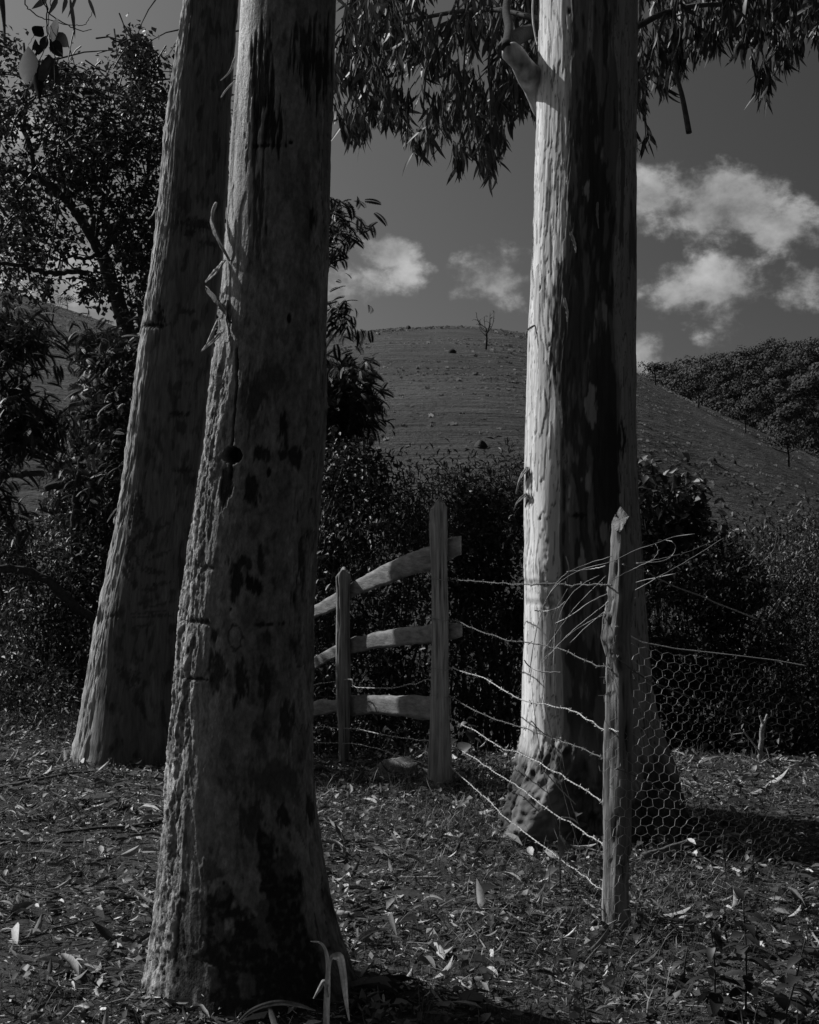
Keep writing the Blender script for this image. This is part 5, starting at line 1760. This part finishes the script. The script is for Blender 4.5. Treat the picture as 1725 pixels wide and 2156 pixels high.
# hexagonal netting
def net_surface(s, t):
    """s along the netting (0 at the post .. 1), t downwards (0 top edge .. 1 ground)."""
    px = 1283 + s * 425
    d = DR - .075 + .62 * s + .03 * np.sin(s * 9) + .03 * np.sin(t * 5 + s * 4) + .02 * np.sin(s * 17 + t * 7)
    top = np.interp(px, [1230, 1283, 1302, 1325, 1350, 1420, 1550, 1640, 1763], [1345, 1318, 1316, 1337, 1350, 1364, 1378, 1388, 1410])
    bot = HZ + (CAMZ - .0) / d * F
    right_fall = sm(.55, 1.0, s) * 90
    py = top + (bot - 8 - right_fall * 0 - top) * t
    px = px + 8 * np.sin(t * 6.0 + s * 5) * (0.3 + s) - 34 * sm(.55, 1, t) * s
    x = (px - CX) / F * d
    return np.stack([x, d + 0 * x, CAMZ - (py - HZ) / F * d], -1)


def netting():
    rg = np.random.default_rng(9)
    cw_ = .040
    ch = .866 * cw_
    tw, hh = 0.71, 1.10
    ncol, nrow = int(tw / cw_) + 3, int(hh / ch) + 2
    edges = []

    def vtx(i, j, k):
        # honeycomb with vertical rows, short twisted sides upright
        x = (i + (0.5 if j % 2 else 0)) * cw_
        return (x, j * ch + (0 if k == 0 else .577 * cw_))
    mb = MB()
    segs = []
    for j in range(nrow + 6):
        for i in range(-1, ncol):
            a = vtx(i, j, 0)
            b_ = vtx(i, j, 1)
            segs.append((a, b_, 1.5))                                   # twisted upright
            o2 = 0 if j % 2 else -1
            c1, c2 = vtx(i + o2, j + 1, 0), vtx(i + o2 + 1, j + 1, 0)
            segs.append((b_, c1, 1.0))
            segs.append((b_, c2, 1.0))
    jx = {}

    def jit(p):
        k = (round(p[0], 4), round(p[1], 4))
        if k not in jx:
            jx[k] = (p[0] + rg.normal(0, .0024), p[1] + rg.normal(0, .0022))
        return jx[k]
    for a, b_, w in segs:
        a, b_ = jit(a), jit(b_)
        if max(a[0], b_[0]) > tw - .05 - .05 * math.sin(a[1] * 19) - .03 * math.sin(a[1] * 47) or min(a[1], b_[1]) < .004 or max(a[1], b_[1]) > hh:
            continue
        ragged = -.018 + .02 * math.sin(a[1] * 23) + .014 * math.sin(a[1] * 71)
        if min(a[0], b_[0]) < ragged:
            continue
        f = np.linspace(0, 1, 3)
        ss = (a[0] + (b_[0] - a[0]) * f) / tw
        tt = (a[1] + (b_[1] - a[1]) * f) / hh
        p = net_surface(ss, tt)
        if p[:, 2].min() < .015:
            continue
        mb.tube(p, (.00068 * w), 4, .40 - .30 * float(sm(.36, .56, ss[0] + .1 * math.sin(tt[0] * 5))), cap=False)  # albedo drops towards the right: painted shade on the wires
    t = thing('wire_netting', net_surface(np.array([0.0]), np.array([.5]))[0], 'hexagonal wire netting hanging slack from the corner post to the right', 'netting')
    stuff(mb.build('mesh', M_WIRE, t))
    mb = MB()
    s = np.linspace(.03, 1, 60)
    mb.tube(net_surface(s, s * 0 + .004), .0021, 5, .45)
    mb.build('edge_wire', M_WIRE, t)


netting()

# forked dead stick at the plateau edge
FS = thing('forked_stick', P(1601, 1597, 8.85) * [1, 1, 0], 'short pale forked stump of a sapling at the plateau edge, seen through the netting', 'stick')
mb = MB()
limb_tubes(mb, [(1600, 1604), (1601, 1585), (1604, 1550), (1607, 1525)], 8.85, 8.85, 11, 11, 14, 8, .30, .002, 3)
limb_tubes(mb, [(1607, 1528), (1604, 1518), (1600, 1507)], 8.85, 8.85, 6, 4, 6, 6, .3)
limb_tubes(mb, [(1607, 1528), (1612, 1516), (1616, 1504)], 8.85, 8.85, 8, 5, 6, 6, .3)
mb.build('stem', M_BRANCH, FS)
mb = MB()
limb_tubes(mb, [(1601, 1588), (1590, 1570), (1570, 1545), (1566, 1536)], 8.85, 8.7, 5, 2.5, 12, 6, .38)
limb_tubes(mb, [(1569, 1543), (1553, 1545), (1540, 1546), (1538, 1537)], 8.72, 8.7, 2.5, 1.5, 8, 5, .38)
mb.build('twig', M_BRANCH, FS)

# ------------------------------------------------------------------ on the ground: litter, grass, weeds
rg = np.random.default_rng(71)


def scatter(n, y0=3.6, y1=10.6, marg=.7):
    y = np.sqrt(rg.uniform(y0 ** 2, y1 ** 2, n))
    x = rg.uniform(-1, 1, n) * (.29 * y + marg)
    k = (y < edge(x) + .35) & (np.hypot(x - TB.cxz(0), y - DB) > .30) & (np.hypot(x - TC.cxz(0), y - DC) > .36) & (np.hypot(x - TA.cxz(0), y - DA) > .34)
    return x[k], y[k]


near_c = lambda x, y: np.clip(np.exp(-(((x - .45) / .42) ** 2 + ((y - 7.0) / .9) ** 2)) + .9 * np.exp(-(((x - .75) / .5) ** 2 + ((y - 5.3) / .8) ** 2)) + .9 * np.exp(-(((x - .1) / .5) ** 2 + ((y - 8.1) / .6) ** 2)) + 1.0 * sm(9.2, 9.9, y) * sm(-1.2, -1.9, x), 0, 1)
LIT = [leaf_proto(1.0, .2, 3, .5, .12, .5, .4), leaf_proto(1.0, .24, 3, -.4, -.15, -.4, .45), leaf_proto(1.0, .16, 4, .3, .2, .7, .35), leaf_proto(1.0, .3, 3, .4, .05, .35, .4)]
mb = MB()
for v in range(4):
    x, y = scatter(20000)
    k = rg.uniform(0, 1, len(x)) < np.clip(.42 + 1.6 * noise2(x, y, 1.7, 4, 6.0) + .5 * near_c(x, y) + .4 * np.exp(-np.abs(np.hypot(x - TB.cxz(0), y - DB) - .5) * 3), .34, 1)
    x, y = x[k], y[k]
    n = len(x)
    u = rg.uniform(0, 1, n)
    al = np.where(u < .58, rg.uniform(.02, .08, n), np.where(u < .81, rg.uniform(.10, .25, n), rg.uniform(.30, .60, n)))
    ln = np.clip(np.exp(rg.normal(0, .62, n)) * .030, .008, .15)
    z = gzn(x, y) + rg.exponential(.010, n) + .004
    mt = rotmats(n, rg.uniform(0, 6.28, n), rg.normal(.10, .26, n), rg.normal(0, .55, n)) * ln[:, None, None]
    mb.inst(LIT[v], mt, np.stack([x, y, z], 1), al)
x, y = scatter(260)
n = len(x)
ln = rg.uniform(.10, .26, n)
mt = rotmats(n, rg.uniform(0, 6.28, n), rg.normal(.05, .10, n), rg.normal(0, .5, n)) * ln[:, None, None]
mt = mt.copy()
mt[:, :, 0] *= .55
mb.inst(LIT[2], mt, np.stack([x, y, gzn(x, y) + .012], 1), rg.choice([.06, .1, .2, .34], n))
stuff(mb.build('leaf_litter', M_DRY))

# crumbs: broken leaf and bark, a finger nail or less
mb = MB()
x, y = scatter(80000)
n = len(x)
u = rg.uniform(0, 1, n)
k = u < np.clip(.55 + 1.2 * noise2(x, y, 2.3, 3, 9.0), .15, 1)
x, y = x[k], y[k]
n = len(x)
u = rg.uniform(0, 1, n)
mt = rotmats(n, rg.uniform(0, 6.28, n), rg.normal(.05, .3, n), rg.normal(0, .4, n)) * np.exp(rg.normal(0, .45, n))[:, None, None] * .018
mt = mt.copy()
mt[:, :, 0] *= rg.uniform(.15, .5, n)[:, None]
mb.inst(LEAFQ, mt, np.stack([x, y, gzn(x, y) + rg.exponential(.008, n) + .003], 1), np.where(u < .52, rg.uniform(.03, .1, n), np.where(u < .80, rg.uniform(.12, .28, n), rg.uniform(.32, .62, n))))
stuff(mb.build('litter_crumbs', M_DRY, smooth=False))

# bits of bark and twigs among the leaves
mb = MB()
x, y = scatter(2600)
for i in range(len(x)):
    a, ln = rg.uniform(0, 6.28), float(np.exp(rg.normal(0, .6))) * .07
    z = float(gzn(x[i], y[i])[0]) + rg.uniform(.003, .02)
    d = np.array([math.cos(a), math.sin(a), rg.normal(0, .12)]) * ln
    p = np.array([x[i], y[i], z])
    mb.tube(np.array([p - d, p + rg.normal(0, .008, 3), p + d]), np.array([1, .9, .5]) * rg.uniform(.0012, .0035), 4, rg.choice([.05, .08, .12, .22]), cap=False)
stuff(mb.build('twig_litter', M_BRANCH))

# short grass
BLADE = []
for bend in (.5, 1.1, 1.6):
    s = np.linspace(0, 1, 4)
    yy, zz = np.sin(s * bend) / bend, 0 * s
    y_ = (1 - np.cos(s * bend)) / bend
    z_ = np.sin(s * bend) / bend
    w_ = np.array([.045, .04, .028, 0]) * .9
    v = np.concatenate([np.stack([-w_, y_, z_], 1)[:3], np.stack([w_, y_, z_], 1)[:3], [[0, y_[3], z_[3]]]])
    BLADE.append((v, np.array([[0, 3, 4, 1], [1, 4, 5, 2]]), np.array([[2, 5, 6]])))


def grass(name, n, hmul, dens, alb, y0=3.6, y1=10.6):
    mb = MB()
    for v in range(3):
        x, y = scatter(n, y0, y1)
        k = rg.uniform(0, 1, len(x)) < dens(x, y)
        x, y = x[k], y[k]
        m_ = len(x)
        h = np.exp(rg.normal(0, .4, m_)) * hmul
        mt = rotmats(m_, rg.uniform(0, 6.28, m_), rg.normal(0, .35, m_), rg.normal(0, .3, m_)) * h[:, None, None]
        mt = mt.copy()
        mt[:, :, 0] *= (np.minimum(1, .045 / h) * rg.uniform(.5, 1.1, m_))[:, None]
        mb.inst(BLADE[v], mt, np.stack([x, y, gzn(x, y) - .003], 1), alb * np.exp(rg.normal(0, .4, m_)))
    return stuff(mb.build(name, M_GRASS))


patch = lambda x, y: sm(-.12, .35, noise2(x, y, 1.3, 3, 4.0))
grass('short_grass', 34000, .042, lambda x, y: .18 + .82 * patch(x, y), .095)
grass('tall_grass', 15000, .095, near_c, .085)

# small round leaved weeds as ground cover
mb = MB()
x, y = scatter(5200)
k = rg.uniform(0, 1, len(x)) < .12 + .75 * near_c(x, y) + .35 * (1 - patch(x, y)) * sm(6, 4.5, y) * sm(.2, .8, x)
x, y = x[k], y[k]
for j in range(4):
    n = len(x)
    s = rg.uniform(.018, .04, n)
    mt = rotmats(n, rg.uniform(0, 6.28, n), rg.normal(.3, .35, n), rg.normal(0, .3, n)) * s[:, None, None]
    mb.inst(LEAF2, mt, np.stack([x + rg.normal(0, .02, n), y + rg.normal(0, .02, n), gzn(x, y) + rg.uniform(.01, .06, n)], 1), .06 * np.exp(rg.normal(0, .35, n)))
stuff(mb.build('ground_weeds', M_LEAF))

# the larger fallen leaves, one by one
FALL = [leaf_proto(1.0, .30, 6, .5, .14, .6, .42), leaf_proto(1.0, .24, 6, -.5, -.20, -.6, .45), leaf_proto(1.0, .36, 6, .3, .08, .7, .4), leaf_proto(1.0, .20, 6, .6, .26, .8, .35)]
meshes = {}
placed = []
spots = [(145, 1845, 2), (500, 0, 0)]
place = [(70, 1803, .07, 0), (250, 1807, .13, 1), (100, 1590, .10, 0), (130, 1605, .11, 1), (60, 1660, .08, 2), (230, 1765, .09, 3), (355, 1800, .07, 1), (70, 1940, .09, 2), (130, 1980, .08, 1), (200, 2050, .10, 3), (30, 2040, .09, 0), (270, 1900, .07, 1),
         (175, 1615, .13, 0), (300, 1612, .10, 1), (330, 1640, .08, 0), (800, 1690, .13, 0), (690, 1660, .10, 1), (720, 1725, .09, 2), (782, 1722, .08, 0), (700, 1850, .10, 1), (722, 1870, .13, 0), (735, 1945, .12, 3), (925, 1752, .11, 0), (920, 1775, .08, 2),
         (860, 1760, .07, 0), (1010, 1785, .10, 0), (1040, 1765, .12, 1), (1075, 1765, .10, 1), (960, 1770, .12, 3), (1000, 1715, .13, 1), (1015, 1730, .10, 0), (1035, 1820, .10, 0), (1075, 1850, .12, 3), (975, 1810, .08, 2), (890, 1905, .09, 0),
         (840, 1890, .07, 1), (1000, 1900, .10, 2), (1030, 1850, .08, 0), (905, 1690, .14, 0), (935, 1660, .08, 1), (1080, 2030, .14, 0), (1110, 2040, .12, 1), (1050, 2055, .13, 0), (985, 2030, .10, 2), (950, 2010, .09, 3), (930, 2000, .09, 1), (880, 2020, .10, 2),
         (1200, 2035, .11, 1), (1220, 2080, .11, 0), (1310, 2070, .09, 2), (1380, 1910, .13, 0), (1395, 1940, .12, 1), (1430, 1905, .10, 3), (1540, 1925, .09, 1), (1530, 1940, .10, 0), (1500, 2010, .10, 2), (1345, 2000, .09, 3), (1600, 1900, .09, 1), (1640, 2000, .08, 2),
         (1450, 1650, .10, 0), (1480, 1665, .11, 1), (1560, 1655, .10, 2), (1620, 1690, .12, 0), (1690, 1660, .10, 1), (1660, 1720, .09, 3), (1530, 1690, .09, 2), (1420, 1620, .09, 0), (1500, 1620, .08, 1), (1580, 1625, .08, 0), (1650, 1618, .08, 1),
         (840, 2100, .14, 2), (800, 2060, .13, 3), (760, 2040, .12, 2), (870, 2130, .12, 3), (960, 2120, .12, 2), (900, 2070, .11, 3), (1010, 2145, .12, 2), (440, 2110, .10, 1), (480, 2120, .16, 0), (370, 2120, .10, 1), (560, 2100, .12, 3), (600, 2130, .10, 1),
         (690, 1985, .07, 1), (740, 1990, .09, 1), (720, 1760, .07, 0), (670, 1640, .07, 0), (690, 1610, .08, 1), (775, 1610, .08, 0), (830, 1640, .09, 1), (300, 1730, .07, 1), (50, 1720, .08, 1), (20, 1830, .07, 0), (110, 1880, .08, 1), (180, 1700, .07, 0)]
look4 = ['pale curled leaf', 'grey rolled leaf', 'broad dull leaf', 'sickle shaped leaf']


def where(px, py):
    if px < 350:
        return ('at the foot of the leaning trunk' if py < 1670 else 'in the litter far left' if px < 130 else 'left of the nearest trunk') if py < 1900 else 'in the lower left corner'
    if py > 2020:
        return 'in front of the nearest trunk' if px < 660 else 'in the shadow of the nearest trunk' if px < 930 else 'near the bottom, below the wires' if px < 1260 else 'near the bottom, below the netting'
    if px < 760:
        return 'by the right flank of the nearest trunk' if py > 1700 else 'between the nearest trunk and the left fence post'
    if px < 960:
        return 'at the foot of the tall fence post' if py < 1700 else 'in the open litter right of the nearest trunk'
    if px < 1260:
        return 'under the barbed wires beside the root flare' if py < 1800 else 'under the barbed wires left of the corner post'
    return 'beyond the netting at the plateau edge' if py < 1740 else 'at the foot of the netting'


alb4 = [.42, .30, .16, .24]
for i, (px, py, ln, kd) in enumerate(place):
    d = gd(py)
    x = (px - CX) / F * d
    z = float(gzn(x, d)[0]) + .014
    key = kd
    if key not in meshes:
        m_ = MB()
        pv, pq, pt = FALL[kd]
        m_.add(pv, pq, pt, alb4[kd])
        o = m_.build('fallen_leaf', M_DRY, base=np.zeros(3))
        meshes[key] = o.data
    else:
        o = bpy.data.objects.new('fallen_leaf', meshes[key])
        scene.collection.objects.link(o)
    yw = rg.uniform(0, 6.28)
    mt = rotmats(1, np.array([yw]), np.array([rg.normal(.10, .14)]), np.array([rg.normal(0, .35)]))[0] * ln
    o.matrix_world = Matrix([[*mt[r], (x, d, z)[r]] for r in range(3)] + [[0, 0, 0, 1]])
    placed.append((d, o))
    tag(o, ('large ' if ln > .11 else 'small ' if ln < .085 else '') + look4[kd] + (' sideways ' if abs(math.sin(yw)) > .7 else ' pointing away ') + where(px, py), 'leaf', 'larger fallen leaves on the littered ground')


by_label = {}
for d, o in placed:
    by_label.setdefault(o['label'], []).append((d, o))
for lab, os_ in by_label.items():
    if len(os_) > 1:
        os_.sort(key=lambda t: t[0])
        wd = {2: ['nearer', 'farther'], 3: ['nearest', 'middle', 'farthest'], 4: ['nearest', 'second nearest', 'third nearest', 'farthest']}.get(len(os_))
        for w_, (d, o) in zip(wd or [], os_):
            o['label'] = w_ + ' ' + lab


def stick(pts, r0, r1, label, alb=.14, lift=.01, name='fallen_stick', group='sticks lying on the ground'):
    p = []
    for px, py in pts:
        d = gd(py)
        x = (px - CX) / F * d
        p.append([x, d, float(gzn(x, d)[0]) + lift + r0])
    mb = MB()
    mb.tube(spline(p, 18) + rg.normal(0, .002, (18, 3)), np.linspace(r0, r1, 18), 7, alb)
    return tag(mb.build(name, M_BRANCH, base=np.array(p[0])), label, 'stick', group)


stick([(-10, 1668), (80, 1650), (190, 1632), (300, 1634)], .010, .005, 'long thin stick on the ground in front of the leaning trunk', .10)
stick([(340, 1738), (290, 1745), (205, 1752), (120, 1758)], .010, .006, 'dark stick lying at the left flank of the nearest trunk', .06)
stick([(-10, 1770), (60, 1774), (180, 1776)], .008, .005, 'dark straight stick at the left edge of the ground', .05)
stick([(690, 1745), (760, 1715), (830, 1700)], .005, .002, 'thin curved twig in front of the rail fence', .16, name='fallen_twig')
stick([(720, 1650), (760, 1662), (830, 1662), (900, 1652)], .005, .003, 'pale twig lying in the shadow band between trunk and tall post', .22, name='fallen_twig')
stick([(1355, 1838), (1400, 1826), (1450, 1806), (1500, 1792), (1560, 1786)], .014, .008, 'curved branch lying behind the netting', .13, lift=.05, name='fallen_branch')
stick([(690, 1930), (720, 1936), (745, 1940)], .014, .012, 'short thick stick poking out right of the nearest trunk', .25)
stick([(1700, 1945), (1715, 1980), (1740, 2020)], .006, .003, 'pale stick near the right edge of the ground', .25, name='fallen_twig')
stick([(480, 2060), (500, 2075), (520, 2085)], .008, .004, 'stub of stick at the foot of the nearest trunk', .2)

# rock by the tall post
mb = MB()
ic = []
nn, kk = 18, 26
for i in range(nn):
    th = i / (nn - 1) * math.pi * .62
    for j in range(kk):
        a = j / kk * 2 * math.pi
        ic.append((math.sin(th) * math.cos(a), math.sin(th) * math.sin(a), math.cos(th)))
ic = np.array(ic)
ic *= (1 + .28 * fbm(ic * 1.6 + 3, 3) + .06 * fbm(ic * 7, 3))[:, None]
for (px, py, w, h, d, lab) in [(850, 1590, .19, .10, 8.5, 'flat pale boulder between the two rail fence posts'), (805, 1615, .10, .06, 8.35, 'smaller stone in front of the boulder by the rail fence')]:
    b_ = np.array([(px - CX) / F * d, d, 0.0])
    v = ic * [w, w * .7, h] + b_ + [0, 0, -.02]
    idx = np.arange(nn * kk).reshape(nn, kk)
    q = np.stack([idx[:-1], idx[1:], np.roll(idx[1:], -1, 1), np.roll(idx[:-1], -1, 1)], -1).reshape(-1, 4)
    mb = MB()
    mb.add(v, q, None, .13)
    tag(mb.build('rock', M_ROCK, base=b_), lab, 'rock', 'stones by the rail fence')


def weed(px, py, h, nl, leaf, label, name='weed', asp=.55, alb=.055, seed=0, spread=.5, mat=None, group='leafy weeds', d=None):
    """An upright weed: a stem, opposite pairs of drooping leaves."""
    rg2 = np.random.default_rng(seed)
    d = d or gd(py)
    x = (px - CX) / F * d
    b_ = np.array([x, d, float(gzn(x, d)[0])])
    t = thing(name, b_, label, 'plant', group)
    top = b_ + [rg2.normal(0, .1) * h, rg2.normal(0, .1) * h, h]
    path = spline([b_ - [0, 0, .02], (b_ + top) / 2 + rg2.normal(0, .03, 3) * h, top], 10)
    mb = MB()
    mb.tube(path, np.linspace(.004, .002, 10), 5, .08)
    mb.build('stem', M_GRASS, t)
    pr = leaf_proto(1.0, asp, 5, .9, .03, .15, .4)
    for i in range(nl):
        s = .25 + .75 * i / max(1, nl - 1)
        p = path[int(s * 9)]
        yaw = i * 2.4 + rg2.normal(0, .3)
        mt = rotmats(1, np.array([yaw]), np.array([rg2.normal(.25, .3)]), np.array([rg2.normal(0, .2)]))[0] * leaf * rg2.uniform(.7, 1.15) * (1.1 - .45 * s)
        mb = MB()
        mb.inst(pr, mt[None], p[None], [alb * math.exp(rg2.normal(0, .25))])
        mb.build('leaf', mat or M_LEAF, t)
    return t


weed(818, 1580, .22, 12, .085, 'upright nettle like weed between the rail fence posts', seed=1)
weed(775, 1585, .16, 9, .08, 'low weed right behind the left fence post', seed=2)
weed(860, 1625, .15, 10, .08, 'weed at the left foot of the tall fence post', seed=3)
weed(960, 1600, .20, 8, .10, 'broad leaved weed just right of the tall fence post', seed=4, asp=.7)
weed(990, 1590, .22, 8, .11, 'weed with round leaves in front of the dark shrub, right of the tall post', seed=5, asp=.8)
weed(1215, 1790, .16, 5, .09, 'young sapling with oval leaves left of the corner post, in front of the root flare', seed=6, asp=.6, alb=.09)
weed(1180, 1880, .28, 6, .15, 'weed with long pointed leaves left of the corner post', seed=7, asp=.3, alb=.09)
weed(1400, 1790, .10, 8, .06, 'small weed behind the netting at the right trunk', seed=8)
weed(1530, 1830, .14, 10, .06, 'small upright weed in the trunk shadow, right of the netting', seed=9, asp=.4)
weed(880, 1640, .14, 9, .07, 'weed leaning over the boulder by the tall fence post', seed=21)
weed(830, 1620, .13, 9, .07, 'weed in front of the boulder between the fence posts', seed=22)
weed(1590, 1840, .14, 10, .06, 'small upright weed furthest right in the trunk shadow', seed=10, asp=.4)
weed(1500, 2150, .30, 20, .11, 'dark broad leaved weed in the lower right corner, left one', seed=11, alb=.028, asp=.42)
weed(1570, 2140, .34, 22, .11, 'dark broad leaved weed in the lower right corner, middle one', seed=12, alb=.026, asp=.42)
weed(1640, 2170, .30, 20, .10, 'dark broad leaved weed in the lower right corner, right one', seed=13, alb=.026, asp=.42)
weed(1440, 2080, .14, 10, .08, 'low weed in front of the netting foot', seed=14, alb=.045)
weed(1350, 1985, .12, 8, .07, 'low weed at the foot of the corner post', seed=15, alb=.05)
weed(462, 2095, .09, 6, .07, 'seedling with narrow leaves in front of the nearest trunk', seed=16, asp=.16, alb=.10)
weed(365, 2080, .08, 5, .07, 'narrow leaved seedling at the left foot of the nearest trunk', seed=17, asp=.25, alb=.08)
weed(590, 2110, .10, 4, .09, 'seedling with one long leaf in front of the nearest trunk', seed=18, asp=.25, alb=.10)
for i, (px, py) in enumerate([(30, 1590), (90, 1575), (150, 1600), (20, 1560)]):
    weed(px, py, .2, 9, .11, ['grassy weed in the lower left thicket edge, by the picture edge', 'grassy weed at the thicket edge between picture edge and leaning trunk', 'grassy weed close to the foot of the leaning trunk', 'grassy weed furthest back at the left thicket edge'][i], seed=30 + i, asp=.16, alb=.07, d=9.4 + .2 * i)

# dry folded blade in the foreground
DG = thing('dry_grass_stalk', P(688, 2200, 4.35) * [1, 1, 0], 'tall dry folded grass leaves standing in front of the nearest trunk', 'plant')


def ribbon(pts, w, alb, parent, name='blade', d=4.35, yaw=0.0):
    p = spline([P(x, y, d + k * .004) for k, (x, y) in enumerate(pts)], 26)
    n = len(p)
    t = np.gradient(p, axis=0)
    t /= np.linalg.norm(t, axis=1)[:, None]
    face = np.array([math.sin(yaw), -math.cos(yaw), .15])
    sd = np.cross(t, face)
    sd /= np.linalg.norm(sd, axis=1)[:, None] + 1e-9
    nn_ = np.cross(sd, t)
    ww = np.interp(np.linspace(0, 1, n), np.linspace(0, 1, len(w)), w) / 2 / F * d
    rows = np.stack([p + sd * (ww * a)[:, None] - nn_ * (abs(a) * ww * .5)[:, None] for a in (-1, -.5, 0, .5, 1)], 1)
    idx = np.arange(n * 5).reshape(n, 5)
    q = np.stack([idx[:-1, :-1], idx[:-1, 1:], idx[1:, 1:], idx[1:, :-1]], -1).reshape(-1, 4)
    mb = MB()
    mb.add(rows.reshape(-1, 3), q, None, np.repeat(alb * (1 + .2 * np.sin(np.arange(n))), 5) * np.tile([.8, 1.1, .75, 1.1, .85], n))
    return mb.build(name, M_DRY, parent)


ribbon([(687, 2210), (687, 2150), (689, 2084), (691, 2042), (687, 2006), (676, 1986), (654, 1982)], [14, 14, 13, 10, 8, 5, 2], .34, DG)
ribbon([(690, 2140), (692, 2060), (697, 2020), (708, 2014), (718, 2018), (725, 2060), (730, 2110), (736, 2150)], [7, 8, 9, 16, 17, 15, 9, 3], .34, DG, yaw=.3)
ribbon([(690, 2100), (686, 2078), (681, 2067), (672, 2082), (660, 2103)], [6, 8, 10, 9, 3], .34, DG, yaw=-.4)
LB = thing('grass_leaf', P(600, 2160, 4.45) * [1, 1, 0], 'single arching strap leaf lying at the very bottom, left of the dry stalk', 'plant')
ribbon([(490, 2165), (530, 2128), (580, 2112), (625, 2116), (665, 2128)], [4, 9, 12, 10, 3], .11, LB, d=4.45)
